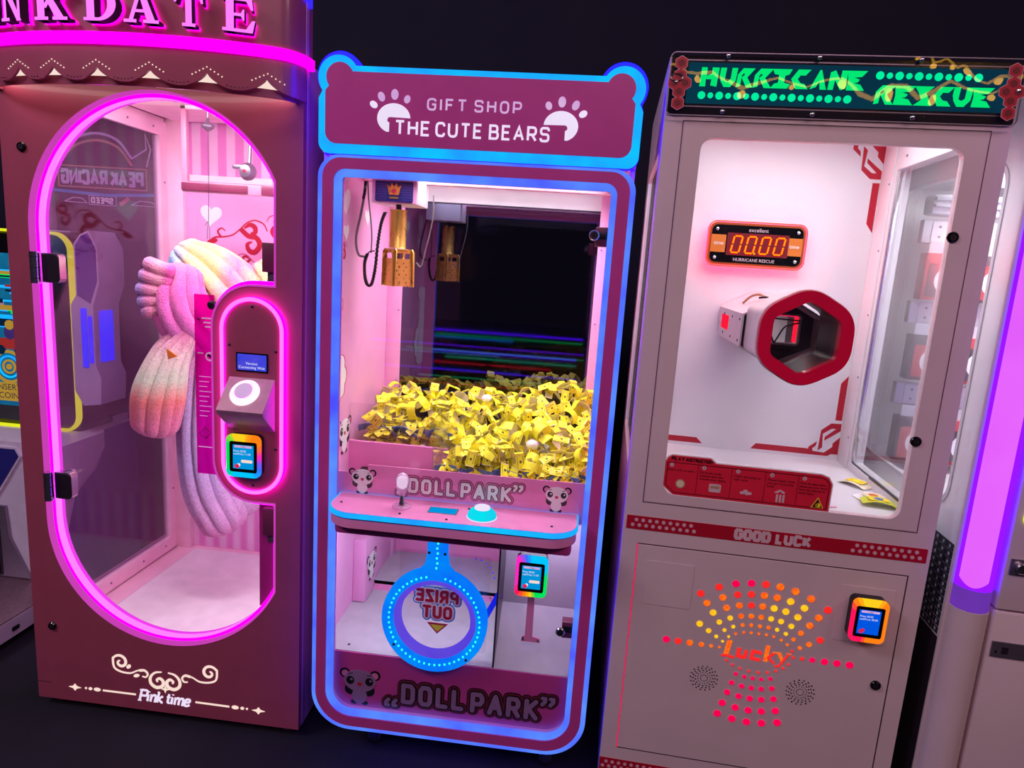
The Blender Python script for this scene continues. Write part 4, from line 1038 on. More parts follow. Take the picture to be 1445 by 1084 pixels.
mb = MB(); mb.lathe([(.0001, .034), (.009, .034), (.012, .042), (.017, .055), (.019, .068), (.018, .082), (.011, .092), (.0001, .096)], jo, (0, 0, 1), 'crystal', 14); mb.lathe([(.0001, .048), (.013, .056), (.0155, .068), (.0135, .081), (.0001, .089)], jo, (0, 0, 1), 'button_lit', 7)
lab(mb.build('grip', J), 'faceted crystal grip')
mb = MB(); mb.plate(rrect(.336, -.072, .414, -.030, .002), TOP(.830), 0, .001, 'steel'); mb.plate(rrect(.339, -.069, .411, -.033, .001), TOP(.831), 0, .0004, 'screen_blue'); mb.build('shelf_display', CT)
mb = MB(); mb.lathe([(.037, 0), (.0385, .004), (.036, .013), (.027, .022), (.0205, .024)], (.481, -.066, .830), (0, 0, 1), 'cyan_button', 36); PB = mb.build('push_button', CT)
mb = MB(); mb.lathe([(.0205, .024), (.020, .029), (.016, .031), (.0001, .031)], (.481, -.066, .830), (0, 0, 1), 'sign_white', 28); mb.build('button_cap', PB)
mb = MB(); mb.lathe([(.040, 0), (.040, .002), (.0385, .002)], (.481, -.066, .830), (0, 0, 1), 'sign_white', 36); mb.build('button_rim', PB)
# printed panels on the door
def panda(parent, fr, cx, zt, s, shade):
    """plain bear cub print: head, ears, eyes, arms, body, feet"""
    mb = MB(); q = lambda a, b: (cx + a * s, zt - b * s); e = lambda a, b, rx, ry=None, rot=0: ell(*q(a, b), rx * s, (ry if ry else rx) * s, rot=rot)
    for sx in (-1, 1):
        mb.plate(e(sx * .40, .17, .14), fr, 0, .0004, 'black_plastic'); mb.plate(e(sx * .39, .18, .09), fr, 0, .0007, 'pink_decal')
        mb.plate(e(sx * .27, .66, .13, .10, sx * .6), fr, 0, .0008, 'black_plastic'); mb.plate(e(sx * .32, .58, .07), fr, 0, .0009, 'black_plastic')
        mb.plate(e(sx * .14, .97, .09, .06), fr, 0, .0006, 'black_plastic')
    mb.plate(e(0, .36, .42, .31), fr, 0, .0010, shade); mb.plate(e(0, .78, .20, .22), fr, 0, .0010, shade)
    for sx in (-1, 1):
        mb.plate(e(sx * .25, .36, .105, .115), fr, 0, .0013, 'black_plastic'); mb.plate(e(sx * .25 + .03, .33, .033), fr, 0, .0016, shade)
        mb.band([q(sx * .25 - .06, .19), q(sx * .25 + .06, .17 if sx > 0 else .15)], .02 * s, fr, 0, .0013, 'black_plastic')
        for k in range(2): mb.band([q(sx * .36, .45 + .05 * k), q(sx * .44, .44 + .07 * k)], .008 * s, fr, 0, .0013, 'red_print')
    mb.plate([q(*p) for p in ((-.07, .42), (0, .39), (.07, .42), (.04, .49), (0, .51), (-.04, .49))], fr, 0, .0013, 'red_print')
    return mb.build('bear_print', parent)
def sign_text(parent, fr, x, z, h, wd, fill, edge, second):
    """block lettering with a double outline and quotation marks; the second word sits a little lower"""
    mb, mq, ml = MB(), MB(), MB()
    for sw, m, cc in ((.56, edge, .0004), (.47, second, .0015), (.34, edge, .0026), (.21, fill, .0037)):
        kw = dict(rd=.14, gap=.34, c0=cc, c1=cc, nseg=1, sw=sw)
        letters(mb, 'DOLL', fr, x, z, h, .21, m, wd * .455, **kw)
        letters(mb, 'PARK', fr, x + wd * .515, z, h, .21, m, wd * .485, **kw)
        kw.update(rd=0, gap=.1)
        letters(mq, '"', fr, x + wd * 1.01, z + h * .34, h * .85, .20, m, None, **kw)
        letters(ml, "'", fr, x - h * .78, z - h * .24, h * .8, .20, m, None, **kw)
    mq.build('quotation_mark', parent); ml.build('quotation_mark', parent)
    return mb.build('lettering', parent)
fp = FF(.022)
mb = MB(); mb.plate([(.060, .80), (.744, .80), (.744, .917), (.145, .914), (.145, .889), (.060, .888)], fp, -.003, 0, 'claw_pink'); UP = mb.build('upper_print_panel', CM)
panda(UP, fp, .130, .903, .073, 'white_print'); panda(UP, fp, .671, .905, .073, 'white_print'); sign_text(UP, fp, .262, .846, .043, .285, 'white_print', 'maroon_print', 'pink_decal')
mb = MB(); mb.plate(rrect(.060, .165, .745, .338, .05, 10, (0, 0, .055, .055)), fp, -.003, 0, 'claw_front'); LP = mb.build('lower_print_panel', CM)
panda(LP, fp, .138, .290, .115, 'mauve_print'); sign_text(LP, fp, .266, .194, .066, .40, 'mauve_print', 'black_plastic', 'maroon_print')
# lower compartment
mb = MB(); mb.plate(rrect(.016, .03, .53, .40, 0), TOP(.337), -.004, 0, 'grey_floor')
for a, b in ((.09, .06), (.03, .33), (.35, .06)): screw(mb, TOP(.337), a, b, .004, 'black_plastic')
LF = mb.build('chute_floor', CM)
mb = MB(); mb.box(.016, .525, .40, .412, .337, .372, 'claw_pink'); mb.plate(rrect(.016, .40, .525, .64, 0), TOP(.45), -.09, -.075, 'grey_floor')
mb.box(.016, .525, .412, .645, .366, .37, 'grey_floor'); screw(mb, FF(.40), .06, .354, .003); screw(mb, FF(.40), .47, .354, .003); mb.build('rear_step', CM)
mb = MB(); mb.box(.525, .530, .03, .645, .337, .80, 'dark_steel'); mb.build('partition', CM)
mb = MB(); mb.add([(.53, .03, .337), (.787, .03, .337), (.787, .19, .46), (.53, .19, .46)], [(0, 1, 2, 3)], 'grey_floor', False); mb.add([(.53, .19, .46), (.787, .19, .46), (.787, .22, .80), (.53, .22, .80)], [(0, 1, 2, 3)], 'grey_floor', False)
mb.add([(.53, .03, .335), (.787, .03, .335), (.787, .2, .455), (.53, .2, .455), (.787, .225, .80), (.53, .225, .80)], [(3, 2, 1, 0), (5, 4, 2, 3)], 'grey_floor', False); mb.build('reader_bay', CM)
mb = MB(); mb.box(.016, W2 - .016, .225, .24, .337, .80, 'claw_pink') if False else None
mb.box(.016, .06, .30, .645, .34, .56, 'claw_wall', .004); mb.build('side_step', CM)
panda(LF, Fr((.0615, 0, 0), (0, 1, 0), (0, 0, 1), (1, 0, 0)), .36, .50, .10, 'white_print')
mb = MB(); mb.box(.12, .70, .06, .30, .77, .80, 'grey_floor'); mb.build('bed_underside', CM)
mb = MB(); mb.tube(spline([(.075, .03, .765), (.10, .06, .745), (.15, .12, .715), (.20, .2, .70)], 6), .0035, 'cable_grey', 8); mb.tube(spline([(.07, .04, .76), (.09, .05, .742), (.12, .07, .745), (.16, .1, .755)], 6), .002, 'cable_grey', 6); mb.tube(spline([(.21, .15, .69), (.25, .12, .685), (.29, .1, .70)], 6), .002, 'sign_lilac', 6); mb.build('wiring', CM)
# glowing ring of the prize exit
rc = (.359, .4925)
nk = [(.331, .715), (.387, .715)]
def ringout(r):
    p = []
    a0 = 71
    for i in range(49):
        t = R(a0 - (a0 * 2 + 180 - 2 * 0 - 0) * 0 - (360 - 2 * (90 - a0)) * i / 48); p.append((rc[0] + r * math.cos(t), rc[1] + r * 1.035 * math.sin(t)))
    return p
ro = ringout(.1495)
neck = [(.325, .655), (.331, .69), (.332, .765), (.386, .765), (.387, .69), (.393, .655)]
ring_out = ro + neck
ri = ell(rc[0], rc[1], .118, .121, n=48)
mb = MB(); mb.plate([ring_out, ri], FF(-.012), -.010, .010, 'azure_tube'); RG = mb.build('exit_ring', CM)
mb = MB(); mb.plate([ri, ell(rc[0], rc[1], .101, .1035, n=48)], FF(.0), -.012, .012, 'collar_violet'); lab(mb.build('ring_collar', RG), 'violet inner collar')
mb = MB()
for i in range(52):
    t = R(-270 + 12 + (360 - 24) * i / 51); mb.ball((rc[0] + .1285 * math.cos(t), -.024, rc[1] + .133 * math.sin(t)), .0032, 'azure_dot', 8)
mb.build('ring_leds', RG); mb = MB()
for i in range(7): mb.ball((.359 + .002 * (i % 2), -.024, .652 + i * .0145), .0034, 'azure_dot', 8)
mb.build('neck_leds', RG)
mb = MB()
for a, b in ((.337, .695), (.381, .695), (.247, .408), (.455, .385)): screw(mb, FF(-.022), a, b, .004, 'dark_steel')
mb.build('ring_screws', RG)
mb = MB(); mb.plate(rrect(.235, .36, .50, .66, .01), FF(.06), -.003, 0, 'acrylic'); FLP = mb.build('exit_flap', CM)
fd = FF(.0595); mb = MB()
for sw, m, c in ((.66, 'teal_print', .0006), (.46, 'white_print', .0017), (.22, 'red_print', .0028)):
    letters(mb, 'PRIZE', fd, .288, .505, .040, .21, m, .124, .25, .24, c0=0, c1=c, mirror=True, nseg=3, sw=sw)
    letters(mb, 'OUT', fd, .309, .455, .040, .21, m, .086, .25, .24, c0=0, c1=c, mirror=True, nseg=3, sw=sw)
mb.plate([(.322, .440), (.386, .440), (.354, .406)], fd, 0, .0006, 'red_print'); mb.plate([(.333, .434), (.375, .434), (.354, .413)], fd, 0, .001, 'neon_yellow' if False else 'ticket_yellow'); mb.build('lettering', FLP)
mb = MB()
for i, (a, b) in enumerate(((.455, .645), (.470, .642), (.486, .633), (.497, .622), (.505, .608), (.512, .592))): mb.ball((a, .075, b), .0025, 'game_blue', 8)
for a, b in ((.262, .725), (.268, .718), (.275, .712), (.455, .728), (.466, .733)): mb.ball((a, .06, b), .0028, 'game_blue', 8)
mb.build('chute_leds', CM)
mb = MB(); mb.tube([(.455, .03, .40), (.51, .09, .50), (.525, .1, .53)], .009, 'deep_blue_lit', 8); lab(mb.build('ring_tail', CM), 'lit blue strip running back from the ring')
# card reader on its stand
mb = MB(); st = [(.598, .60), (.640, .60), (.632, .575), (.634, .445), (.654, .441), (.656, .428), (.602, .428), (.604, .441), (.612, .445), (.613, .575)]
mb.plate(st, FF(.036), -.004, 0, 'claw_pink'); mb.box(.60, .66, .012, .036, .62, .72, 'claw_pink', .003)
for a, b in ((.607, .434), (.650, .434), (.607, .440)): screw(mb, FF(.036), a, b, .003, 'dark_steel')
STD = mb.build('reader_stand', CM)
pay_reader(STD, FF(-.002), .577, .600, .664, .717, ['ring_cyan', 'ring_cyan', 'ring_cyan', 'ring_cyan', 'ring_green', 'ring_green', 'ring_green', 'ring_green', 'ring_yellow', 'ring_orange', 'ring_red_lit', 'ring_pinklit', 'ring_pinklit', 'ring_pinklit', 'ring_pinklit', 'ring_blue'], 'screen_blue', .022)
# prize bed, chute walls
mb = MB(); mb.box(.326, W2 - .016, .03, .60, .862, .872, 'ticket_back'); mb.box(.016, .326, .25, .60, .862, .872, 'ticket_back'); BD = mb.build('prize_bed', CM)
mb = MB(); mb.box(.016, .326, .236, .25, .80, .915, 'claw_pink'); mb.box(.322, .326, .03, .25, .80, .87, 'claw_pink'); mb.build('chute_wall', CM)
mb = MB(); mb.box(.06, .322, .20, .236, .80, .835, 'black_plastic'); mb.build('chute_slot', CM)
mb = MB(); mb.box(.016, .326, .238, .242, .915, 1.035, 'acrylic'); mb.box(.322, .326, .03, .242, .87, 1.06, 'acrylic'); mb.band([(.016, 1.035), (.326, 1.035)], .003, FF(.238), -.004, 0, 'cyan_led') if False else None
mb.build('clear_fence', CM)
panda(SWL, FWL, .19, 1.0, .11, 'white_print')
# gantry and claw
mb = MB(); mb.box(.02, W2 - .02, .17, .20, 1.700, 1.728, 'inner_pink', .002); mb.box(.02, W2 - .02, .30, .33, 1.700, 1.728, 'inner_pink', .002)
for i in range(6): screw(mb, Fr((0, .33, 0), (-1, 0, 0), (0, 0, 1), (0, 1, 0)), -.2 - i * .1, 1.714, .003, 'dark_steel')
mb.build('gantry_rail', CM)
mb = MB(); mb.box(.05, W2 - .05, .026, .05, 1.695, 1.735, 'claw_wall', .002)
for i in range(5):
    for z in (1.708, 1.722): screw(mb, Fr((0, .05, 0), (-1, 0, 0), (0, 0, 1), (0, 1, 0)), -.12 - i * .14, z, .003, 'dark_steel')
mb.build('front_beam', CM)
cl = .2
mb = MB(); mb.box(.078, .212, cl, cl + .13, 1.632, 1.70, 'inner_white', .003); mb.box(.084, .208, cl - .003, cl, 1.634, 1.70, 'claw_wall'); CU = mb.build('claw_carriage', CM)
mb = MB(); fc = FF(cl - .003); mb.plate(rrect(.090, 1.637, .199, 1.693, .004), fc, 0, .002, 'navy_plastic')
for i in range(14):
    for j in range(7):
        a, b = .096 + i * .0075 + (j % 2) * .0037, 1.643 + j * .0068
        if abs(a - .1445) > .02: mb.plate(ell(a, b, .0024, n=6), fc, .002, .0024, 'game_violet')
cr = [(.127, 1.672), (.124, 1.683), (.133, 1.677), (.138, 1.688), (.1445, 1.678), (.151, 1.688), (.156, 1.677), (.165, 1.683), (.162, 1.672), (.158, 1.655), (.131, 1.655)]
mb.plate(cr, fc, .002, .003, 'orange_print'); mb.plate(offset(cr, -.003), fc, .002, .0034, 'gold'); mb.plate(ell(.1445, 1.666, .007), fc, .002, .0038, 'red_print'); mb.plate(rrect(.131, 1.645, .158, 1.650, .001), fc, .002, .003, 'gold'); lab(mb.build('crown_plate', CU), 'blue plate with a gold crown emblem')
cx, cy = .150, cl + .03
mb = MB(); mb.lathe([(.0255, 0), (.0255, -.004), (.0242, -.005), (.0242, -.105), (.026, -.108), (.0001, -.108)], (cx, cy, 1.617), (0, 0, 1), 'gold', 32); mb.cyl((cx, cy, 1.617), (cx, cy, 1.640), .008, 'dark_steel', 10); CY = mb.build('claw_cylinder', CU)
def claw_blade(mb, fr, w, h):
    teeth = []; n = 8
    for i in range(n + 1):
        teeth.append((-w / 2 + w * i / n, -h))
        if i < n: teeth.append((-w / 2 + w * (i + .5) / n, -h + .004))
    out = [(w / 2 - .006, 0), (w / 2, -.008)] + list(reversed(teeth)) + [(-w / 2, -.008), (-w / 2 + .006, 0)]
    holes = []
    for j in range(6):
        for i in range(3):
            a = -w * .3 + w * .3 * i + (w * .12 if j % 2 else 0)
            if abs(a) < w / 2 - .006: holes.append(ell(a, -.040 - j * .011, .0027, n=10))
    holes.append(rrect(-w * .3, -.028, w * .3, -.012, .004, 4))
    mb.plate([out] + [list(reversed(hh)) for hh in holes], fr, -.0012, .0012, 'gold')
for k, ang in enumerate((-135, -45, 45, 135)):
    a = R(ang); d = Vector((math.cos(a), math.sin(a), 0)); tz = Vector((d.x * -.03, d.y * -.03, 1)).normalized()
    mb = MB(); claw_blade(mb, Fr(Vector((cx + .004, cy, 1.507)) + d * .027, Vector((-d.y, d.x, 0)), tz, d.cross(Vector((0, 0, 1))).cross(tz) if False else Vector((-d.y, d.x, 0)).cross(tz)), .074, .108); mb.build('claw_blade', CU)
mb = MB(); mb.box(cx - .03, cx + .036, cy - .03, cy + .034, 1.502, 1.506, 'gold', .001); mb.cyl((cx + .004, cy, 1.44), (cx + .004, cy, 1.505), .010, 'steel', 12); mb.build('claw_plate', CU)
mb = MB(); hel = []
mid = spline([(.122, cl - .01, 1.606), (.112, cl - .012, 1.575), (.105, cl - .015, 1.52), (.100, cl - .018, 1.45), (.092, cl - .02, 1.405), (.080, cl - .018, 1.398), (.070, cl - .015, 1.42), (.066, cl - .01, 1.46), (.070, cl, 1.487)], 30)
for i, p in enumerate(mid): t = i * 2 * PI / 5; hel.append(p + Vector((.0042 * math.cos(t), .0042 * math.sin(t), 0)))
mb.tube(mid, .0038, 'cable_black', 8); mb.tube(hel, .0019, 'cable_black', 5); mb.tube(spline([(.070, cl, 1.487), (.078, cl, 1.494), (.092, cl, 1.497)], 6), .0016, 'cable_black', 6); lab(mb.build('coiled_cable', CU), 'black coiled cable')
mb = MB(); mb.tube(spline([(.060, cl - .0, 1.69), (.058, cl, 1.66), (.045, cl + .01, 1.60), (.032, cl + .01, 1.53), (.040, cl + .01, 1.485), (.062, cl, 1.478)], 8), .0035, 'cable_grey', 8); mb.tube(spline([(.066, cl, 1.69), (.070, cl, 1.64), (.078, cl + .01, 1.55), (.078, cl + .01, 1.49)], 6), .0022, 'cable_grey', 6); mb.tube(spline([(.060, cl, 1.69), (.058, cl, 1.66), (.054, cl, 1.64)], 6), .0042, 'cable_black', 8); lab(mb.build('drag_cable', CU), 'grey looping cable')
mb = MB(); mb.tube(spline([(.235, .3, 1.67), (.235, .3, 1.60), (.215, .3, 1.50), (.205, .3, 1.46), (.19, .3, 1.47)], 6), .002, 'cable_grey', 6); mb.build('drag_cable', CU)
mb = MB(); mb.plate(rrect(.08, .26, .72, .58, .01), Fr((0, 0, 1.7345), (1, 0, 0), (0, 1, 0), (0, 0, -1)), 0, .003, 'lamp_white'); mb.build('ceiling_lamp', CM)
area('cabinet_lamp', (-.680 + .42, 1.695 + .33, 1.725), (-.680 + .42, 1.695 + .33, 0), .62, 7.0, (.98, .93, 1.0), .44, 130)
area('bay_fill_light', (-.680 + .66, 1.695 + .11, .762), (-.680 + .66, 1.695 + .13, 0), .2, .6, (.80, .70, 1.0), .08)  # added fill to lighten the bay of the card reader
area('chute_lamp', (-.680 + .30, 1.695 + .12, .762), (-.680 + .28, 1.695 + .16, 0), .35, 2.1, (.86, .80, 1.0), .12)

# ------------------------------------------------------------------ the prizes in it
def strip_mesh(name, kind):
    """a folded strip of tickets: yellow outside, pale inside, perforated ends, ink lines"""
    mb = MB(); w = .026
    if kind == 0: path = [(-.035, .0), (.0, .026), (.033, -.004)]                       # tent
    elif kind == 1: path = [(-.026, 0), (-.024, .03), (.02, .034), (.024, .002)]         # box
    elif kind == 2: path = [(p.x, p.y) for p in spline([(-.03, 0, 0), (-.024, .028, 0), (.0, .038, 0), (.024, .026, 0), (.028, 0, 0)], 4)]   # loop
    elif kind == 3: path = [(-.04, .0), (-.012, .008), (.014, .002), (.04, .01)]         # flat, a little bent
    elif kind == 4: path = [(-.028, .0), (.006, .03), (-.012, .036), (.026, .016)]       # zigzag
    else: path = [(-.022, .0), (.0, .044), (.01, .042), (.022, .004)]                    # steep tent
    P = [Vector((a, 0, b)) for a, b in path]
    N = len(P); nrm = []
    for i in range(N):
        e = (P[min(i + 1, N - 1)] - P[max(i - 1, 0)]).normalized(); nrm.append(Vector((-e.z, 0, e.x)))
    t = .0007
    for sd, m in ((1, 'ticket_yellow'), (-1, 'ticket_back')):
        V = [p + n * t * sd + Vector((0, y, 0)) for p, n in zip(P, nrm) for y in (-w / 2, w / 2)]
        mb.add(V, [(2 * i, 2 * i + 2, 2 * i + 3, 2 * i + 1) for i in range(N - 1)], m, False)
    V = [p + n * t * s + Vector((0, y, 0)) for p, n in zip(P, nrm) for y in (-w / 2, w / 2) for s in (1, -1)]
    F = []
    for i in range(N - 1): F += [(4 * i, 4 * i + 1, 4 * i + 5, 4 * i + 4), (4 * i + 2, 4 * i + 6, 4 * i + 7, 4 * i + 3)]
    mb.add(V, F, 'ticket_deep', False)
    for i in range(N - 1):       # print on each leaf
        a, b = P[i], P[i + 1]; e = b - a; L = e.length
        if L < .012: continue
        e.normalize(); n = Vector((-e.z, 0, e.x)); fr = Fr(a + n * (t + .0002), e, (0, 1, 0), n)
        mb.plate(rrect(.001, -w / 2, .0028, w / 2, 0), fr, 0, .0001, 'ticket_back'); mb.plate(rrect(L * .2, -w * .36, L * .88, -w * .30, 0), fr, 0, .0001, 'ticket_ink')
        mb.plate(rrect(L * .2, w * .32, L * .88, w * .36, 0), fr, 0, .0001, 'ticket_ink'); mb.plate(rrect(L * .42, -w * .12, L * .58, w * .1, 0), fr, 0, .0001, 'ticket_ink'); mb.plate(rrect(L * .82, -w * .5, L * .95, w * .5, 0), fr, 0, .00008, 'ticket_deep')
    o = mb.build(name); return o
def bed_h(x, y):
    """height of the heap over the bed"""
    base = .915 + .11 * min(1, max(0, y - .02) / .45)
    base += .028 * math.sin(x * 17 + y * 5) * math.sin(y * 13 + 1) + .02 * math.exp(-((x - .62) / .12) ** 2) * 1.2
    if x < .34: base = .945 + .065 * min(1, max(0, y - .24) / .22)
    return base
protos = [strip_mesh('ticket_strip', k) for k in range(6)]
used = set(); placed = []
TL = 'folded yellow ticket strip in the heap behind the claw machine glass'
for o in protos: tag(o, TL, 'ticket', 'yellow ticket strips heaped in the claw machine')
CO = Vector((-.680, 1.695, 0)); cnt = 0
for layer in range(3):
    k = 0; gx = .041; gy = .044
    y = .05
    while y < .585:
        x = .035 if y > .27 else .35
        while x < .785:
            px, py = x + rnd.uniform(-.014, .014), y + rnd.uniform(-.014, .014)
            if (py < .265 and px < .35): x += gx; continue
            top = bed_h(px, py); z = top - layer * .026 + rnd.uniform(-.012, .016)
            front = (py < .105) or (px < .35 and py < .325)
            if layer == 0 or (layer == 1 and rnd.random() < (.9 if front else .3)) or (layer == 2 and front):
                kd = rnd.choice((0, 0, 1, 2, 2, 3, 4, 5, 5)); src = protos[kd]
                o = src if kd not in used else src.copy()
                if kd in used: COL.objects.link(o)
                used.add(kd)
                px = min(max(px, .062), .742); py = min(max(py, .064), .552)
                tilt = .9 if not front else .7
                o.location = CO + Vector((px, py, max(z, .895) - .004)); o.rotation_euler = (rnd.uniform(-tilt, tilt) + (-.35 if front else -.2), rnd.uniform(-tilt, tilt), rnd.uniform(0, 2 * PI)); s = rnd.uniform(.82, 1.08); o.scale = (s, s, s); cnt += 1
            x += gx
        y += gy
# the tickets lower down in the heap, beyond the three hundred on top: one mass
mb = MB(); src = [(o.data, len(o.data.vertices)) for o in protos]
for i in range(430):
    x = rnd.uniform(.06, .745); y = rnd.uniform(.07, .555)
    if i % 3 == 0: x = rnd.uniform(.36, .745); y = rnd.uniform(.06, .16)
    if i % 7 == 0: x = rnd.uniform(.05, .33); y = rnd.uniform(.275, .36)
    if x < .35 and y < .27: continue
    me, nv = rnd.choice(src); z = rnd.uniform(.885, max(.90, bed_h(x, y) - .022))
    M = Matrix.Translation((x, y, z)) @ Matrix.Rotation(rnd.uniform(0, 2 * PI), 4, 'Z') @ Matrix.Rotation(rnd.uniform(-.8, .8), 4, 'X') @ Matrix.Rotation(rnd.uniform(-.8, .8), 4, 'Y') @ Matrix.Scale(.9, 4)
    base_i = len(mb.v); mb.v += [M @ v_.co for v_ in me.vertices]
    ids = [mb.mid(m_) for m_ in me.materials]
    for p_ in me.polygons: mb.f.append(tuple(k_ + base_i for k_ in p_.vertices)); mb.mi.append(ids[p_.material_index]); mb.sm.append(False)
tp = mb.build('ticket_heap'); tp.location = CO; tag(tp, 'deeper mass of yellow tickets under the loose strips in the claw machine', 'tickets', kind='stuff')
# loose things among them
mb = MB(); mb.ball((0, 0, 0), .019, 'ball_white', 20, (1, 1, .8)); b0 = mb.build('foam_ball'); b0.location = CO + Vector((.588, .16, .975)); tag(b0, 'white foam ball half buried low in the yellow tickets', 'ball')
b1 = b0.copy(); COL.objects.link(b1); b1.location = CO + Vector((.415, .42, 1.045)); b1.scale = (.9, .9, .9); tag(b1, 'white foam ball at the top edge of the yellow tickets', 'ball')
def note(name, w, h, m, m2):
    mb = MB(); N = 7; V = []
    for i in range(N):
        t = i / (N - 1); z = .012 * math.sin(PI * t * 1.3)
        V += [(-w / 2 + w * t, -h / 2, z), (-w / 2 + w * t, h / 2, z + .003), (-w / 2 + w * t, -h / 2, z + .0012), (-w / 2 + w * t, h / 2, z + .0042)]
    F = []
    for i in range(N - 1):
        a, b = 4 * i, 4 * i + 4; F += [(a, a + 1, b + 1, b), (a + 2, b + 2, b + 3, a + 3), (a, b, b + 2, a + 2), (a + 1, a + 3, b + 3, b + 1)]
    mb.add(V, F, m)
    mb.plate(rrect(-w * .3, -h * .25, w * .3, h * .25, .004), TOP(.016), 0, .0005, m2); return mb.build(name)
n0 = note('play_note', .085, .038, 'note_blue', 'mural_grey')
sp = [(.37, .045, .905, .1), (.45, .042, .902, 2.8), (.53, .044, .905, .3), (.61, .042, .902, 3.4), (.69, .044, .905, .2), (.735, .048, .91, 3.0), (.12, .285, .935, .4), (.18, .28, .94, 2.7), (.24, .285, .935, .2), (.07, .29, .94, 1.2), (.29, .28, .945, .5)]
for i, (x, y, z, a) in enumerate(sp):
    o = n0 if i == 0 else n0.copy()
    if i: COL.objects.link(o)
    o.location = CO + Vector((x, y, z)); o.rotation_euler = (R(-80) if i < 6 else R(-48), rnd.uniform(-.15, .15), rnd.uniform(-.3, .3))
    tag(o, 'blue printed play note lying under the yellow tickets', 'note', 'blue play notes under the tickets')
# ------------------------------------------------------------------ white catching game on the right
A3 = R(-3.03)
HM = thing('catching_game', 'white catching game with green lit sign, red hexagon hand hole and red countdown timer', 'arcade machine', (.174, 1.70, 0), A3)
W3, D3 = .765, .74
OUT3 = rrect(0, .02, W3, 1.99, 0)
WIN = rrect(.092, .918, .676, 1.812, .03, 8)
DR = rrect(.044, .889, .724, 1.850, 0); LD = rrect(.042, .154, .7225, .7745, 0)
mb = MB(); mb.plate([OUT3, WIN], F0, -.020, 0, 'cabinet_white')
mb.plate([DR, offset(DR, -.0022)], F0, 0, .0004, 'seam'); mb.plate([LD, offset(LD, -.0028)], F0, 0, .0004, 'seam')
mb.plate([offset(DR, -.0022), offset(DR, -.0034)], F0, 0, .0008, 'pale_decal'); FP3 = mb.build('front_panel', HM)
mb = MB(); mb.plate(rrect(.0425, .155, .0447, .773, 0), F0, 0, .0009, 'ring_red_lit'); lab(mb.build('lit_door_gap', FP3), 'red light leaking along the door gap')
mb = MB(); mb.plate([offset(DR, -.004), WIN], F0, 0, .002, 'cabinet_white'); mb.build('window_door', HM)
mb = MB(); mb.plate(offset(LD, -.004), F0, 0, .002, 'cabinet_white'); LDO = mb.build('service_door', HM)
for q in ((.071, .604, .197, .729), (.566, .575, .70, .730)): mb = MB(); mb.plate(rrect(*q, .001), F0, .002, .0032, 'cabinet_white'); mb.build('cover_plate', LDO)
mb = MB(); FS3 = Fr((0, 0, 0), (0, 1, 0), (0, 0, 1), (-1, 0, 0))
mb.plate([rrect(.02, .02, D3, 1.99, 0), rrect(.09, .96, .62, 1.79, .03)], FS3, -.012, 0, 'cabinet_white'); mb.build('side_panel', HM)
mb = MB(); mb.plate(rrect(.092, .962, .618, 1.788, .028), FS3, -.010, -.006, 'clear_glass'); mb.build('side_pane', HM)
mb = MB(); mb.plate([rrect(.02, .02, D3, 1.99, 0), rrect(.03, .925, .505, 1.838, .002)], Fr((W3, 0, 0), (0, 1, 0), (0, 0, 1), (1, 0, 0)), -.040, 0, 'cabinet_inner'); mb.build('side_panel', HM)
mb = MB(); mb.box(W3 - .036, W3 - .028, .028, .508, .915, 1.842, 'clear_glass'); sp3 = mb.build('side_pane', HM)
mb = MB(); mb.box(W3 - .0395, W3 - .026, .03, .51, .899, .925, 'duct_grey', .002); mb.box(W3 - .0395, W3 - .026, .500, .513, .90, 1.84, 'chrome', .001); mb.band([(.06, .927), (.2, .929), (.34, .927)], .007, Fr((W3 - .0405, 0, 0), (0, 1, 0), (0, 0, 1), (-1, 0, 0)), 0, .001, 'rubber' if False else 'dark_steel'); mb.build('pane_gasket', HM)
mb = MB(); mb.box(.0, W3, .615, D3, .02, 1.99, 'cabinet_inner'); BW3 = mb.build('back_panel', HM)
mb = MB(); mb.box(0, W3, .02, D3, 1.976, 1.99, 'cabinet_inner'); mb.build('roof_panel', HM)
mb = MB(); mb.box(.012, W3 - .04, .022, .615, .88, .90, 'cabinet_inner'); FL3 = mb.build('floor_panel', HM)
mb = MB(); mb.plate(rrect(.125, .935, .67, 1.80, .01), FF(.016), -.004, 0, 'clear_glass') if False else None
mb.plate(offset(WIN, .004), FF(.008), -.005, 0, 'clear_glass'); PN3 = mb.build('front_pane', HM)
for b, a in ((1.613, .6815), (1.123, .6815)): cam_lock(HM, F0, a, b, .0105)
cam_lock(LDO, Fr((0, -.002, 0), (1, 0, 0), (0, 0, 1), (0, -1, 0)), .690, .462, .0105)
mb = MB(); mb.box(0, W3, .03, D3, .0, .02, 'black_plastic'); mb.build('plinth', HM)
# interior print: red corner emblems
mb = MB(); fb = FF(.615)
def em(mir, zq):
    Z = zq
    T = (lambda P: [(a, Z(b)) for a, b in P])
    mb.plate(T([(.640, 1.930), (.722, 1.930), (.722, 1.868), (.700, 1.892), (.700, 1.905), (.673, 1.930)]), fb, 0, .0005, 'red_decal')
    mb.plate(T([(.624, 1.930), (.640, 1.930), (.637, 1.916), (.647, 1.906), (.649, 1.890), (.624, 1.912)]), fb, 0, .0005, 'red_decal')
    mb.plate(T([(.655, 1.922), (.668, 1.910), (.664, 1.862), (.690, 1.842), (.704, 1.842), (.672, 1.872), (.671, 1.886), (.719, 1.848), (.719, 1.823), (.686, 1.824), (.657, 1.850)]), fb, 0, .0005, 'red_decal')
    mb.plate(T([(.697, 1.812), (.718, 1.812), (.718, 1.658), (.697, 1.686)]), fb, 0, .0005, 'red_decal')
em(0, lambda z: z); em(1, lambda z: 2.850 - z)
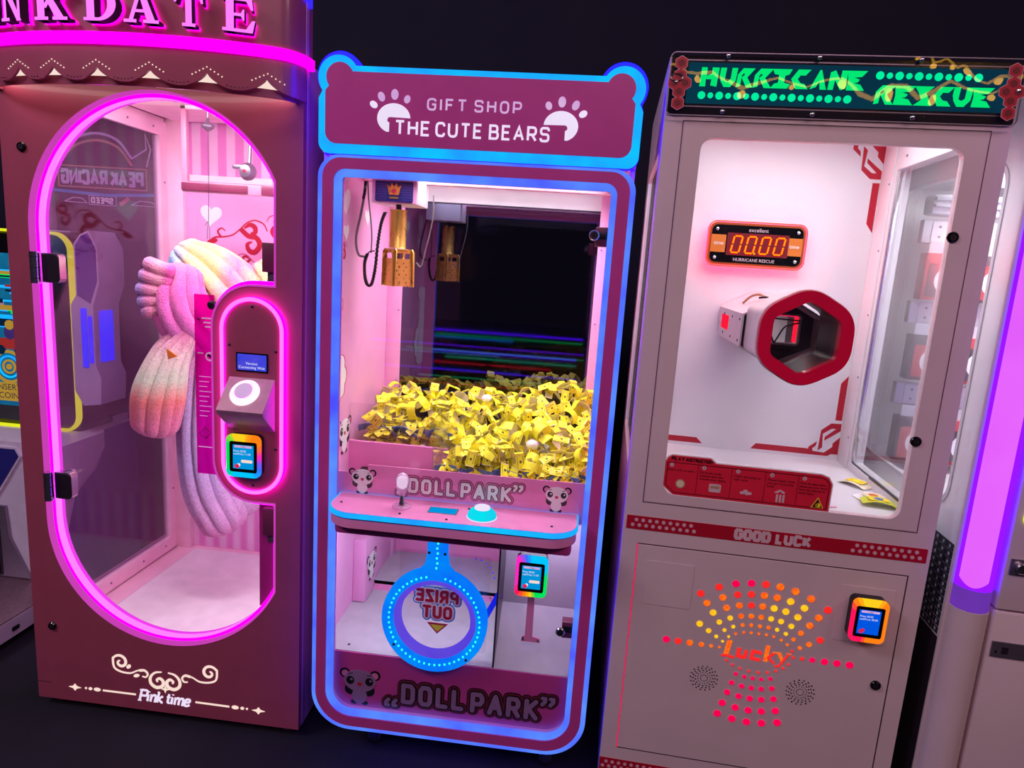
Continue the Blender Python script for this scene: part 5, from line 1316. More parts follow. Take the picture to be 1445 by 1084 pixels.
mb.plate([(.451, .932), (.62, .932), (.640, .925), (.7, .921), (.689, .912), (.435, .912)], fb, 0, .0006, 'red_decal'); mb.plate([(.03, .932), (.251, .932), (.272, .912), (.03, .912)], fb, 0, .0005, 'red_decal')
mb.plate(rrect(.16, 1.925, .62, 1.94, 0), fb, 0, .0005, 'red_decal')
mb.build('corner_emblem', BW3)
mb = MB(); mb.box(.7205, .7245, .525, .614, .9, 1.97, 'cabinet_inner')
for z in (1.0, 1.2, 1.4, 1.6, 1.8): screw(mb, Fr((.7205, 0, 0), (0, 1, 0), (0, 0, 1), (-1, 0, 0)), .54, z, .003, 'steel')
for y in (.15, .3, .45): screw(mb, Fr((.7245, 0, 0), (0, 1, 0), (0, 0, 1), (-1, 0, 0)), y, 1.87, .004, 'steel')
mb.build('corner_strip', HM)
# timer on the back wall
ft = FF(.585); tz0, tz1, tx0, tx1 = 1.527, 1.667, .209, .514
mb = MB(); mb.plate(rrect(tx0 + .012, tz0 + .01, tx1 - .012, tz1 - .01, .02), FF(.615), -.002, .014, 'red_backlight'); TM = mb.build('countdown_timer', HM)
mb = MB(); mb.plate([rrect(tx0 - .003, tz0 - .003, tx1 + .003, tz1 + .003, .028), rrect(tx0 + .0005, tz0 + .0005, tx1 - .0005, tz1 - .0005, .025)], ft, -.012, .002, 'timer_rim', 'red_backlight'); mb.build('glowing_rim', TM)
mb = MB(); mb.plate(rrect(tx0 + .002, tz0 + .002, tx1 - .002, tz1 - .002, .024), ft, -.012, .001, 'timer_brown'); mb.plate(rrect(tx0 + .010, tz0 + .010, tx1 - .010, tz1 - .010, .018), ft, 0, .0022, 'black_gloss')
mb.plate(rrect(tx0 + .010, tz0 + .042, tx0 + .056, tz1 - .042, 0), ft, 0, .0026, 'orange_print'); mb.plate(rrect(tx1 - .056, tz0 + .042, tx1 - .010, tz1 - .042, 0), ft, 0, .0026, 'orange_print')
mb.plate(rrect(tx0 + .060, tz0 + .034, tx1 - .052, tz1 - .034, .002), ft, 0, .0026, 'dark_red'); mb.build('face', TM)
mb = MB(); mh = MB()
for k in range(4):
    x = tx0 + .074 + k * .0445; z = tz0 + .043; w_, h_ = .026, .053; sh_ = .16
    T = lambda a, b: (x + a + (b) * sh_, z + b)
    for mbx, wd, mt, cc in ((mb, .0046, 'timer_amber', .0042), (mh, .0105, 'timer_halo', .0032)):
        for A, B in (((.002, 0), (w_ - .002, 0)), ((.002, h_), (w_ - .002, h_)), ((0, .002), (0, h_ / 2 - .002)), ((w_, .002), (w_, h_ / 2 - .002)), ((0, h_ / 2 + .002), (0, h_ - .002)), ((w_, h_ / 2 + .002), (w_, h_ - .002))):
            mbx.band([T(*A), T(*B)], wd, ft, .0026, cc, mt)
    if k == 1: mb.plate(ell(x + w_ + .005, z - .0005, .0034), ft, .0026, .0042, 'timer_amber')
mb.build('digits', TM); lab(mh.build('digit_glow', TM), 'deep red glow round the digits')
for tx, a, b, s_, m_ in (('excellent', tx0 + .155, tz1 - .029, .017, 'pale_decal'), ('HURRICANE RESCUE', tx0 + .150, tz0 + .016, .014, 'pale_decal'), ('time', tx0 + .034, tz0 + .066, .017, 'white_print'), ('time', tx1 - .034, tz0 + .066, .017, 'white_print')): font_text('timer_text', tx, ft, a, b, s_, m_, TM, .0045, 'CENTER')
mb = MB()
for a in (tx0 + .026, tx1 - .026):
    for b in (tz0 + .024, tz1 - .024): screw(mb, ft, a, b, .005, 'chrome', .0022)
mb.build('screws', TM)
# hexagon hand hole with its duct
def hexa(cx, cz, r, rd, n=6, sq=1.0):
    P = [(cx + r * math.cos(R(90 + 60 * i)) * sq, cz + r * math.sin(R(90 + 60 * i))) for i in range(6)]
    return fillet(P, rd, n, True)
hc = (.387, 1.355)
mb = MB(); HR_o, HR_i = hexa(*hc, .126, .045), hexa(*hc, .0905, .014)
mb.plate([HR_o, HR_i], F0, -.008, .020, 'ring_red'); mb.plate([offset(HR_o, .003), HR_o], F0, -.008, .010, 'pale_decal'); HX = mb.build('hexagon_ring', HM)
mb = MB(); HT_o, HT_i = hexa(*hc, .114, .012), hexa(*hc, .107, .012)
mb.plate([HT_o, HT_i], FF(.10), -.11, .088, 'duct_grey'); mb.plate([hexa(*hc, .108, .012), hexa(*hc, .106, .012)], FF(.10), -.105, .085, 'duct_dark'); mb.build('front_duct', HX)
bx = [(.277, 1.30), (.387, 1.243), (.497, 1.30), (.497, 1.392), (.387, 1.452), (.277, 1.392)]
bi = offset(bx, -.005)
mb = MB(); mb.plate([bx, bi], FF(.21), -.40, 0, 'duct_grey')
for z in (1.315, 1.375):
    for y in (.24, .36, .50): mb.lathe([(.004, 0), (.003, .002), (.0001, .002)], (.277, y, z), (-1, 0, 0), 'dark_steel', 10)
DU = mb.build('rear_duct', HX)
mb = MB(); mb.plate(rrect(.42, 1.328, .545, 1.372, .004), Fr((.2768, 0, 0), (0, 1, 0), (0, 0, 1), (-1, 0, 0)), 0, .0008, 'led_red'); mb.build('sensor_window', DU)
mb = MB(); sq = rrect(.345, 1.312, .452, 1.392, .006)
mb.plate([offset(bx, -.006), sq], FF(.30), -.004, 0, 'duct_dark'); mb.plate([offset(sq, .006), sq], FF(.298), 0, .003, 'duct_grey'); mb.build('duct_plate', DU)
mb = MB(); mb.box(.447, .452, .31, .335, 1.315, 1.390, 'led_red'); mb.box(.345, .45, .31, .33, 1.389, 1.392, 'ring_red_lit'); mb.plate(rrect(.33, 1.30, .46, 1.41, 0), FF(.46), -.004, 0, 'duct_grey'); mb.build('sensor_light', DU)
mb = MB(); mb.tube([(.36, .29, 1.382), (.40, .285, 1.381), (.45, .285, 1.380)], .0022, 'cable_black', 6); mb.tube(spline([(.362, .29, 1.366), (.376, .285, 1.335), (.386, .283, 1.314), (.393, .283, 1.325), (.41, .285, 1.358), (.43, .285, 1.368), (.45, .288, 1.374)], 6), .0024, 'cable_black', 6); mb.build('sensor_cable', DU)
font_text('duct_text', 'Touch channel', FF(.2975), .385, 1.288, .018, 'black_plastic', DU, .001, 'CENTER')
mb = MB(); mb.tube(spline([(.31, .40, 1.415), (.325, .37, 1.437), (.34, .33, 1.445), (.355, .28, 1.437), (.365, .25, 1.44)], 6), .004, 'wood_edge', 6); mb.tube(spline([(.33, .28, 1.437), (.345, .25, 1.44), (.36, .22, 1.432)], 6), .003, 'cable_black', 6); lab(mb.build('ribbon_cable', DU), 'tan ribbon cable on the duct')
# instruction sticker
stk = [(.119, .920), (.092, .942), (.092, 1.008), (.099, 1.020), (.108, 1.026), (.205, 1.026), (.219, 1.014), (.478, 1.014), (.496, 1.008), (.506, .992), (.506, .920)]
mb = MB(); fk = FF(-.001); mb.plate(offset(stk, .003), fk, -.006, .0, 'white_print'); mb.plate(stk, fk, 0, .0006, 'sticker_red'); ST3 = mb.build('instruction_sticker', HM)
mb = MB(); brd = offset(stk, -.005); brd = [(a, min(b, 1.008)) for a, b in brd]; mb.plate([brd, offset(brd, -.0022)], fk, 0, .001, 'dark_red')
for x in (.175, .260, .344, .424): mb.plate(rrect(x, .925, x + .0012, 1.006, 0), fk, 0, .001, 'dark_red')
mb.build('sticker_border', ST3)
mb = MB(); letters(mb, 'PLAY', fk, .106, 1.0125, .0105, .22, 'black_plastic', .032, .1, .18, c1=.0012, shear=.2); letters(mb, 'INSTRUCTION', fk, .143, 1.0125, .0095, .22, 'black_plastic', .066, .1, .18, c1=.0012, shear=.2); mb.build('sticker_title', ST3)
tx = ('Insert coin to start', 'Put hands inside\nmachine after the\nchannel door opens', 'Catch the prize at\nright time', 'Please check what\nyou got if you are\nlucky', 'Mind the glass door,\nplease put your hand\nfrom the channel to\navoid injury')
for i, (t_, x) in enumerate(zip(tx, (.099, .181, .266, .350, .429))):
    mb = MB(); mb.plate(ell(x + .010, 1.000, .0052), fk, 0, .001, 'pale_decal'); mb.build('step_disc', ST3)
    font_text('step_number', str(i + 1), fk, x + .010, .9972, .008, 'black_plastic', ST3, .0014, 'CENTER')
    font_text('step_text', t_, fk, x, .985, .0085, 'black_plastic', ST3, .0012, width=.066)
mb = MB(); mb.plate(ell(.135, .951, .0125), fk, 0, .001, 'wood_edge'); mb.plate(ell(.135, .951, .0095), fk, 0, .0014, 'cream_print'); mb.build('step_icon', ST3)
mb = MB()
mb.plate(rrect(.208, .938, .238, .960, .004), fk, 0, .001, 'pale_decal'); mb.plate(rrect(.212, .948, .234, .955, .001), fk, 0, .0014, 'wood_edge'); mb.build('step_icon', ST3)
mb = MB()
for a, b in ((.292, .945), (.300, .950), (.310, .945), (.304, .944)): mb.plate(ell(a, b, .006, .004), fk, 0, .001, 'pale_decal')
mb.build('step_icon', ST3); mb = MB()
for a in (.376, .384, .392): mb.plate(rrect(a, .930, a + .005, .951, .001), fk, 0, .001, 'pale_decal')
mb.band([(.372, .955), (.384, .962), (.396, .955)], .004, fk, 0, .001, 'pale_decal'); mb.plate(ell(.379, .958, .006, .003, rot=.5), fk, 0, .001, 'pale_decal'); mb.plate(ell(.391, .958, .006, .003, rot=-.5), fk, 0, .001, 'pale_decal')
mb.build('step_icon', ST3); mb = MB()
mb.plate([(.462, .926), (.494, .926), (.478, .955)], fk, 0, .001, 'ticket_deep'); mb.plate([(.4655, .928), (.4905, .928), (.478, .951)], fk, 0, .0013, 'dark_red'); mb.plate(ell(.480, .934, .006), fk, 0, .0016, 'ticket_yellow'); mb.plate(rrect(.4765, .930, .4785, .944, 0), fk, 0, .0019, 'black_plastic')
mb.build('step_icon', ST3)
mb = MB(); mb.plate(ell(.535, .150, .012, .005, rot=.7), TOP(.90), 0, .001, 'pale_hex'); mb.plate(ell(.552, .10, .012, .005, rot=.3), TOP(.90), 0, .001, 'pale_hex'); mb.build('floor_print', FL3)
# good-luck strip and the lower strip
mb = MB(); mb.plate(rrect(.008, .8125, .756, .850, .002), F0, 0, .0012, 'red_decal'); GS = mb.build('luck_strip', HM)
mb = MB(); mb.plate(rrect(.0, .078, W3, .1165, .002), F0, 0, .0012, 'red_decal'); GS2 = mb.build('base_strip', HM)
def dots(mb, x0, z0, x1, n0, n1):
    for k, (z, n, o) in enumerate(((z0 + .0145, n0, .0088), (z0, n1, 0))):
        for i in range(n):
            x = x0 + o + i * .01775; mb.plate(ell(x, z, .0053, n=14), F0, 0, .0018, 'pale_hex'); mb.plate(ell(x, z, .0035, n=12), F0, 0, .0021, 'pale_decal')
for x in (.0245, .580): mb = MB(); dots(mb, x, .8245, 0, 9, 10); mb.build('dot_print', GS)
for x in (.010, .43): mb = MB(); dots(mb, x, .0905, 0, 18, 18); mb.build('dot_print', GS2)
mb = MB(); letters(mb, 'GOOD', F0, .287, .8165, .031, .30, 'pale_decal', .090, .12, .14, c1=.0018, nseg=1); letters(mb, 'LUCK', F0, .391, .8165, .031, .27, 'pale_decal', .087, .12, .16, c1=.0018, nseg=1); mb.build('lettering', GS)
# punched light dots, LUCKY, speakers
mb = MB(); fd3 = FF(-.002)
def hot(u, z):
    d1 = math.hypot(u - .27, (z - .57) * 1.0); d2 = math.hypot(u - .45, z - .62); d3 = math.hypot(u - .38, z - .48)
    d = min(d1, d2)
    if z < .46: return 'dot_pink'
    if d < .055: return 'dot_yellow'
    if d < .095: return 'dot_orange'
    if d < .125: return 'dot_red'
    return 'dot_pink'
TT = (0, .222, .443, .662, .846, 1.0); RR = (.0096, .0092, .0088, .0072, .0052, .0038)
RAYS = [((.146, .508), (.287, .507), 0), ((.1765, .600), (.293, .525), 2), ((.221, .654), (.307, .541), 0), ((.266, .679), (.324, .552), 0), ((.307, .694), (.344, .559), 0), ((.346, .701), (.363, .561), 0), ((.3825, .703), (.3825, .561), 0)]
RAYS += [((.765 - a[0], a[1]), (.765 - b[0], b[1]), k) for a, b, k in RAYS[:-1]]
for a, b, k in RAYS:
    for t, r in list(zip(TT, RR))[k:]:
        u, z = a[0] + (b[0] - a[0]) * t, a[1] + (b[1] - a[1]) * t; mb.plate(ell(u, z, r, n=14), fd3, 0, .0008, hot(u, z))
for a, b in (((.304, .31), (.338, .436)), ((.344, .301), (.361, .431)), ((.383, .298), (.383, .430)), ((.422, .301), (.405, .431)), ((.462, .31), (.428, .436))):
    for t, r in ((0, .0098), (.27, .0092), (.54, .0080), (.78, .0066), (1, .0050)): mb.plate(ell(a[0] + (b[0] - a[0]) * t, a[1] + (b[1] - a[1]) * t, r, n=14), fd3, 0, .0008, 'dot_pink')
for i in range(10):
    t = R(-158 + 136 * i / 9); mb.plate(ell(.3825 + .092 * math.cos(t), .507 + .058 * math.sin(t), .0034, n=10), fd3, 0, .0008, 'dot_red')
mb.build('light_dots', LDO)
mb = MB()
for st, wd, m_ in (([(.311, .528), (.306, .489)], .013, 'dot_orange'), ([(.301, .487), (.328, .483)], .007, 'dot_red'), ([(.305, .529), (.318, .529)], .004, 'dot_orange'),
    ([(.338, .511), (.337, .490), (.352, .487)], .010, 'dot_red'), ([(.357, .509), (.355, .484)], .009, 'dot_red'), ([(.332, .511), (.343, .511)], .004, 'dot_red'),
    ([(.396, .503), (.392, .508), (.374, .508), (.372, .488), (.396, .486)], .009, 'dot_red'),
    ([(.411, .531), (.408, .484)], .011, 'dot_orange'), ([(.430, .512), (.414, .497), (.432, .481)], .006, 'dot_red'), ([(.424, .514), (.437, .513)], .003, 'dot_orange'),
    ([(.441, .513), (.452, .492)], .009, 'dot_orange'), ([(.466, .515), (.452, .490), (.444, .476), (.434, .474)], .005, 'dot_red'), ([(.436, .514), (.446, .514)], .003, 'dot_orange'), ([(.460, .515), (.472, .515)], .003, 'dot_orange')):
    mb.band(st, wd, fd3, 0, .0009, m_)
mb.build('lettering', LDO)
for sx in (.257, .508):
    mb = MB(); mb.plate([ell(sx, .4095, .0098), ell(sx, .4095, .0088)], fd3, 0, .0006, 'black_plastic')
    for rr, n_, q in ((.0165, 16, .0013), (.023, 15, .0018), (.029, 18, .0018), (.0355, 18, .0018)):
        for i in range(n_): mb.plate(ell(sx + rr * math.cos(2 * PI * i / n_ + rr * 40), .4095 + rr * math.sin(2 * PI * i / n_ + rr * 40), q, n=8), fd3, 0, .0006, 'black_plastic')
    mb.build('speaker_grille', LDO)
pay_reader(LDO, FF(-.003), .590, .596, .676, .712, ['ring_yellow', 'ring_yellow', 'ring_orange', 'ring_orange', 'ring_orange', 'ring_orange', 'ring_orange', 'ring_orange', 'ring_orange', 'ring_red_lit', 'ring_red_lit', 'ring_red_lit', 'ring_red_lit', 'ring_red_lit', 'ring_orange', 'ring_yellow'], 'screen_deep', .030, ('1 Play', 'Price: 00.00', 'cashPrice: 00.00'), False)
# sign
HDZ0, HDZ1 = 1.857, 1.997
mb = MB(); mb.box(.004, W3 - .004, .0195, .0225, 1.862, 1.99, 'cabinet_white'); SB3 = mb.build('sign_box', HM)
mb = MB(); mb.plate(rrect(.004, 1.862, .760, 1.992, .006), FF(-.0005), 0, .0065, 'mirror_print'); mb.plate(rrect(.036, 1.879, .744, 1.984, .002), FF(-.0072), 0, .001, 'steel'); mb.plate(rrect(.039, 1.882, .741, 1.981, .001), FF(-.0082), 0, .001, 'mirror_print'); mb.plate(rrect(.044, 1.886, .738, 1.977, .001), FF(-.0092), 0, .0006, 'teal_back'); SI3 = mb.build('sign_panel', HM)
mb = MB(); fg = FF(-.0098)
def poly(P, x, w_, z, h_): mb.plate([(x + p[0] * w_, z + p[1] * h_) for p in P], fg, 0, .0006, 'green_sign')
HG = {
 'H': [[(0, 0), (.34, 0), (.34, .38), (.66, .38), (.62, .06), (.98, .0), (1.06, 1), (.66, 1), (.66, .68), (.38, .56), (.38, 1), (.06, 1)]],
 'U': [[(0, 1), (.36, 1), (.30, .38), (.48, .30), (.66, .42), (.70, 1), (1.06, 1), (.98, .34), (.66, 0), (.26, 0), (.04, .30), (-.04, .6)]],
 'R': [[(0, 0), (.06, .66), (.36, 1), (1.08, 1), (.64, .52), (1.02, 0), (.62, 0), (.30, .52), (.50, .68), (.40, .74), (.30, .62), (.26, .06)]],
 'I': [[(0, 1), (1.05, 1), (.92, .74), (.70, .66), (.66, .30), (1.0, .22), (.86, 0), (-.06, 0), (.14, .24), (.34, .30), (.36, .70), (.12, .74)]],
 'C': [[(.36, 1), (1.08, 1), (.80, .70), (.50, .70), (.36, .50), (.54, .30), (.78, .26), (1.0, 0), (.28, 0), (-.02, .50)]],
 'A': [[(0, 0), (.52, 1), (.62, 1), (1.0, 0), (.62, 0), (.54, .42), (.36, .12)]],
 'N': [[(0, 0), (.08, .90), (.34, 1), (.66, .52), (.70, 1), (1.04, 1), (.98, .10), (.70, 0), (.36, .52), (.30, .0)]],
 'E': [[(0, 1), (1.08, 1), (.80, .70), (.38, .66), (.70, .56), (.60, .42), (.38, .38), (.76, .30), (1.0, 0), (0, 0), (.06, .5)]],
 'S': [[(-.02, 1), (1.06, 1), (.66, .66), (1.04, 0), (.0, 0), (.42, .30), (.22, .70)]],
}
for ch, x0, x1 in zip('HURRICANE', (.072, .118, .155, .193, .234, .277, .319, .358, .398), (.112, .154, .192, .233, .275, .315, .355, .397, .437)):
    for P in HG[ch]: poly(P, x0, x1 - x0, 1.9245, .042)
for ch, x0, x1 in zip('RESCUE', (.461, .503, .545, .585, .627, .666), (.502, .544, .583, .624, .664, .706)):
    for P in HG[ch]: poly(P, x0, x1 - x0, 1.8965, .041)
for i in range(17): mb.plate(ell(.0795 + i * .0203, 1.905, .0088 if i % 2 == 0 else .0066, n=16), fg, 0, .0006, 'green_dot')
for i in range(11): mb.plate(ell(.467 + i * .0205, 1.958, .0088 if i % 2 == 0 else .0066, n=16), fg, 0, .0006, 'green_dot')
mb.build('lettering', SI3)
mb = MB(); fpz = FF(-.0205)
mb.plate([rrect(0, HDZ0, W3 - .003, HDZ1, .014), rrect(.002, HDZ0 + .002, W3 - .005, HDZ1 - .002, .012)], FF(-.0205), -.003, 0, 'steel'); mb.plate(rrect(.001, HDZ0 + .001, W3 - .004, HDZ1 - .001, .013), fpz, -.003, 0, 'sign_plate'); PL3 = mb.build('clear_sign_plate', HM)
for cx3 in (.026, .740):
    mb = MB()
    for dx, z in ((0, 1.972), (0, 1.945), (-.0125, 1.928), (.0125, 1.928), (0, 1.909), (0, 1.8835)):
        mb.plate(hexa(cx3 + dx, z, .0165, .001, 1), fpz, 0, .0004, 'pale_hex')
        mb.plate(hexa(cx3 + dx, z, .0148, .001, 1), fpz, 0, .0007, 'red_decal'); mb.plate(hexa(cx3 + dx, z, .0085, .001, 1), fpz, 0, .0009, 'dark_red')
    mb.build('hexagon_print', PL3)
for a in (.13, .33, .545):
    for b in (1.868, 1.990): mb = MB(); mb.cyl((a, -.0205, b), (a, .02, b), .004, 'chrome', 12); mb.ball((a, -.0215, b), .0055, 'chrome', 12, (1, .5, 1)); mb.build('standoff', PL3)
for a, b in ((.018, 1.930), (.752, 1.930)): mb = MB(); mb.cyl((a, -.022, b), (a, .02, b), .003, 'chrome', 12); mb.lathe([(.0001, .003), (.004, .002), (.005, 0)], (a, -.0215, b), (0, -1, 0), 'chrome', 12); mb.build('standoff', PL3)
mb = MB(); mb.tube([(.018 + .014 * math.cos(i * PI / 9), -.0235, 1.940 + .008 * math.sin(i * PI / 9)) for i in range(18)], .0012, 'chrome', 6, True)
mb.build('plate_lock', PL3)
mb = MB(); mb.plate(rrect(.12, .08, .66, .40, .01), Fr((0, 0, 1.9755), (1, 0, 0), (0, 1, 0), (0, 0, -1)), 0, .003, 'lamp_white'); mb.build('ceiling_lamp', HM)
def wor3(u, v, z): return (.174 + u * math.cos(A3) - v * math.sin(A3), 1.70 + u * math.sin(A3) + v * math.cos(A3), z)
area('cabinet_lamp', wor3(.39, .26, 1.965), wor3(.40, .34, 0), .56, 2.9, (.95, .97, 1.0), .42, 150)
area('duct_fill_light', wor3(.40, .38, 1.385), wor3(.40, .40, 0), .05, .06, (1, .92, .95), .03)  # added fill that lightens the inside of the duct
# cards lying on its floor
def card(name, label, u, v, z, rz, w_, h_, m1, m2, m3, tilt=0.0):
    mb = MB(); V = []; N = 6
    for i in range(N):
        t = i / (N - 1); zz = .010 * math.sin(PI * t) * (1 if tilt >= 0 else .4)
        for y in (-h_ / 2, h_ / 2):
            for d in (0, .0012): V.append((-w_ / 2 + w_ * t, y, zz + d))
    F = []
    for i in range(N - 1):
        a, b = 4 * i, 4 * i + 4; F += [(a, b, b + 2, a + 2), (a + 1, a + 3, b + 3, b + 1), (a, a + 1, b + 1, b), (a + 2, b + 2, b + 3, a + 3)]
    F += [(0, 2, 3, 1), (4 * N - 4, 4 * N - 3, 4 * N - 1, 4 * N - 2)]
    mb.add(V, F, m1); fr = TOP(.0113)
    mb.plate(rrect(-w_ * .30, -h_ * .3, w_ * .30, h_ * .3, .003), TOP(.0105), 0, .0013, m2); mb.plate(ell(0, 0, w_ * .14, h_ * .22), TOP(.0112), 0, .0012, m3)
    o = mb.build(name); o.location = wor3(u, v, z); o.rotation_euler = (tilt, 0, A3 + rz); tag(o, label, 'card'); return o
card('prize_card', 'olive green card lying against the window sill inside the white catching game', .690, .335, .902, 2.25, .085, .06, 'ticket_back', 'ticket_deep', 'ticket_yellow')
card('prize_card', 'white and orange card lying in the front right corner of the white game', .690, .205, .902, .25, .09, .055, 'white_print', 'cream_print', 'orange_print')
card('prize_card', 'yellow green card lying on top, nearest the front of the white game', .685, .155, .908, -.15, .085, .05, 'yellow_green', 'ticket_deep', 'note_blue')

# ------------------------------------------------------------------ prize vending machine at the right edge
A4 = R(-3.6)
VM = thing('prize_vending_machine', 'white vending machine with glowing purple corner tube beside the white catching game', 'arcade machine', (.985, 1.605, 0), A4)
W4, D4 = 1.0, .92
FS4 = Fr((.0, 0, 0), (0, 1, 0), (0, 0, 1), (-1, 0, 0))
mb = MB(); mb.plate([rrect(.05, .02, D4, 1.975, 0), rrect(.13, .945, .74, 1.80, .06, 8)], FS4, -.016, 0, 'cabinet_inner'); SP4 = mb.build('side_panel', VM)
mb = MB(); mb.plate(rrect(.128, .943, .742, 1.802, .06), FS4, -.010, -.004, 'clear_glass'); mb.plate([rrect(.122, .937, .748, 1.808, .066, 8), rrect(.134, .949, .736, 1.796, .056, 8)], FS4, 0, .003, 'duct_grey'); mb.build('side_window', SP4)
mb = MB(); mb.box(.0, W4, D4 - .02, D4, .02, 1.975, 'cabinet_inner'); mb.build('back_panel', VM)
mb = MB(); mb.box(.016, W4, .06, D4 - .02, .90, .92, 'cabinet_inner'); mb.build('floor_panel', VM)
mb = MB(); mb.box(.016, W4, .06, D4 - .02, 1.83, 1.86, 'cabinet_inner'); mb.build('ceiling_panel', VM)
mb = MB()
for r_ in range(12):
    for c_ in range(6):
        y = .055 + c_ * .033; z = .625 + r_ * .0205
        mb.plate(rrect(y, z, y + .030, z + .0185, .001), FS4, 0, .0008, 'qr_dark'); mb.band([(y + .018, z + .013), (y + .012, z + .013), (y + .012, z + .006), (y + .018, z + .006), (y + .018, z + .010), (y + .013, z + .010)], .0013, FS4, 0, .0012, 'duct_grey')
mb.build('pattern_print', SP4)
mb = MB(); mb.plate(rrect(.05, .02, D4, .62, 0), FS4, 0, .001, 'dark_steel'); mb.build('lower_side', SP4)
# tube pillar
mb = MB(); mb.cyl((.052, .045, .775), (.052, .045, 1.975), .043, 'tube_violet', 36); mb.build('corner_tube', VM)
mb = MB(); mb.box(.0155, .0655, .002, .004, .80, 1.975, 'tube_pink', .0) if False else None
pr_ = []
for i in range(13): t = R(200 + 88 * i / 12); pr_.append((.052 + .0436 * math.cos(t), .045 + .0436 * math.sin(t)))
V = [(a, b, z) for z in (.80, 1.975) for a, b in pr_]; mb.add(V, [(i, i + 1, 14 + i, 13 + i) for i in range(12)], 'tube_pink')
low = []
for i in range(13):
    t = i / 12; low.append((pr_[i][0], pr_[i][1], .80 - .018 * math.sin(PI * t)))
mb.add([(a, b, .80) for a, b in pr_] + low, [(i, 13 + i, 14 + i, i + 1) for i in range(12)], 'tube_pink'); mb.build('tube_core', VM)
mb = MB(); mb.cyl((.052, .045, .72), (.052, .045, .775), .043, 'tube_foot', 36); mb.build('tube_foot', VM)
mb = MB(); mb.cyl((.052, .045, .03), (.052, .045, .718), .045, 'cabinet_white', 36); mb.build('corner_pillar', VM)
mb = MB(); mb.box(.0, .02, .045, .09, .03, 1.975, 'cabinet_white', .003); mb.build('edge_post', VM)
mb = MB(); mb.box(.096, W4, .008, .06, .02, .728, 'cabinet_white', .004); mb.build('lower_front', VM)
mb = MB(); mb.box(.0965, W4, .010, .06, .734, 1.975, 'cabinet_white', .004); UF4 = mb.build('upper_front', VM)
f4 = FF(.010)
mb = MB(); mb.plate(rrect(.106, .828, .168, .868, .002), f4, 0, .004, 'steel'); mb.lathe([(.014, .004), (.014, .012), (.011, .015), (.0001, .015)], (.128, .010, .848), (0, -1, 0), 'chrome', 20); mb.build('lock_plate', UF4)
mb = MB(); mb.plate(rrect(.101, .612, .25, .652, .002), FF(.008), 0, .004, 'steel'); mb.plate(rrect(.124, .622, .139, .640, .001), FF(.008), 0, .0046, 'dark_steel'); mb.plate(rrect(.110, .622, .114, .630, .001), FF(.008), 0, .0046, 'black_plastic'); mb.build('coin_plate', VM)
mb = MB(); mb.lathe([(.026, 0), (.026, .006), (.02, .010), (.0001, .011)], (.139, .010, .972), (0, -1, 0), 'neon_yellow', 24); mb.lathe([(.020, .010), (.018, .013), (.0001, .0135)], (.139, .010, .972), (0, -1, 0), 'cyan_button', 20); mb.build('lit_button', UF4)
# rails inside
for z in (1.633, 1.385, 1.125):
    mb = MB(); mb.box(.02, W4 - .02, .60, .63, z, z + .070, 'cabinet_inner', .003); RL = mb.build('prize_rail', VM)
    for x in (.045, .30, .62):
        mb = MB(); mb.plate(rrect(x, z + .005, x + .045, z + .065, .006), FF(.60), 0, .003, 'white_board'); screw(mb, FF(.60), x + .022, z + .020, .004, 'steel', .003); screw(mb, FF(.60), x + .022, z + .050, .004, 'steel', .003); mb.build('bracket', RL)
mb = MB(); mb.box(.02, W4 - .02, .56, .63, 1.715, 1.775, 'white_board', .01); mb.box(.02, W4 - .02, .54, .56, 1.735, 1.745, 'duct_grey', .003); mb.box(.02, W4 - .02, .54, .56, 1.755, 1.765, 'duct_grey', .003); mb.build('top_rail', VM)
mb = MB(); mb.plate(rrect(.15, .15, .9, .75, .02), Fr((0, 0, 1.8295), (1, 0, 0), (0, 1, 0), (0, 0, -1)), 0, .003, 'lamp_white'); mb.build('ceiling_lamp', VM)
def wor4(u, v, z): return Vector((.985 + u * math.cos(A4) - v * math.sin(A4), 1.605 + u * math.sin(A4) + v * math.cos(A4), z))
area('cabinet_lamp', wor4(.42, .36, 1.82), wor4(.42, .45, 0), .6, 9.0, (.96, .98, 1.0), .4)
def toy_box(m1, m2):
    """prize box hanging on a hook: box, printed face, header card with a hole"""
    r_ = thing('prize_box', '', 'box')
    mb = MB(); mb.box(-.06, .06, 0, .05, -.17, -.03, m1, .002); mb.build('carton', r_)
    mb = MB(); mb.plate(rrect(-.05, -.16, .05, -.06, .008), F0, 0, .001, m2); mb.plate(ell(.0, -.11, .03, .036), F0, 0, .0016, 'white_print'); mb.plate(ell(.01, -.12, .016), F0, 0, .0022, 'box_pink'); mb.build('printed_face', r_)
    mb = MB(); mb.plate([rrect(-.05, -.032, .05, .005, .006), ell(0, -.006, .006)], FF(.02), -.001, 0, 'duct_grey'); mb.build('hanger_card', r_)
    return r_
base_ = toy_box('box_red', 'box_dark'); alt_ = toy_box('box_dark', 'box_red')
lbl = {}
first = {0: base_, 1: alt_}
def dup(r_):
    c = r_.copy(); COL.objects.link(c)
    for ch in list(r_.children): k = ch.copy(); COL.objects.link(k); k.parent = c
    return c
rows = {1.633: 'top', 1.385: 'middle', 1.125: 'bottom'}
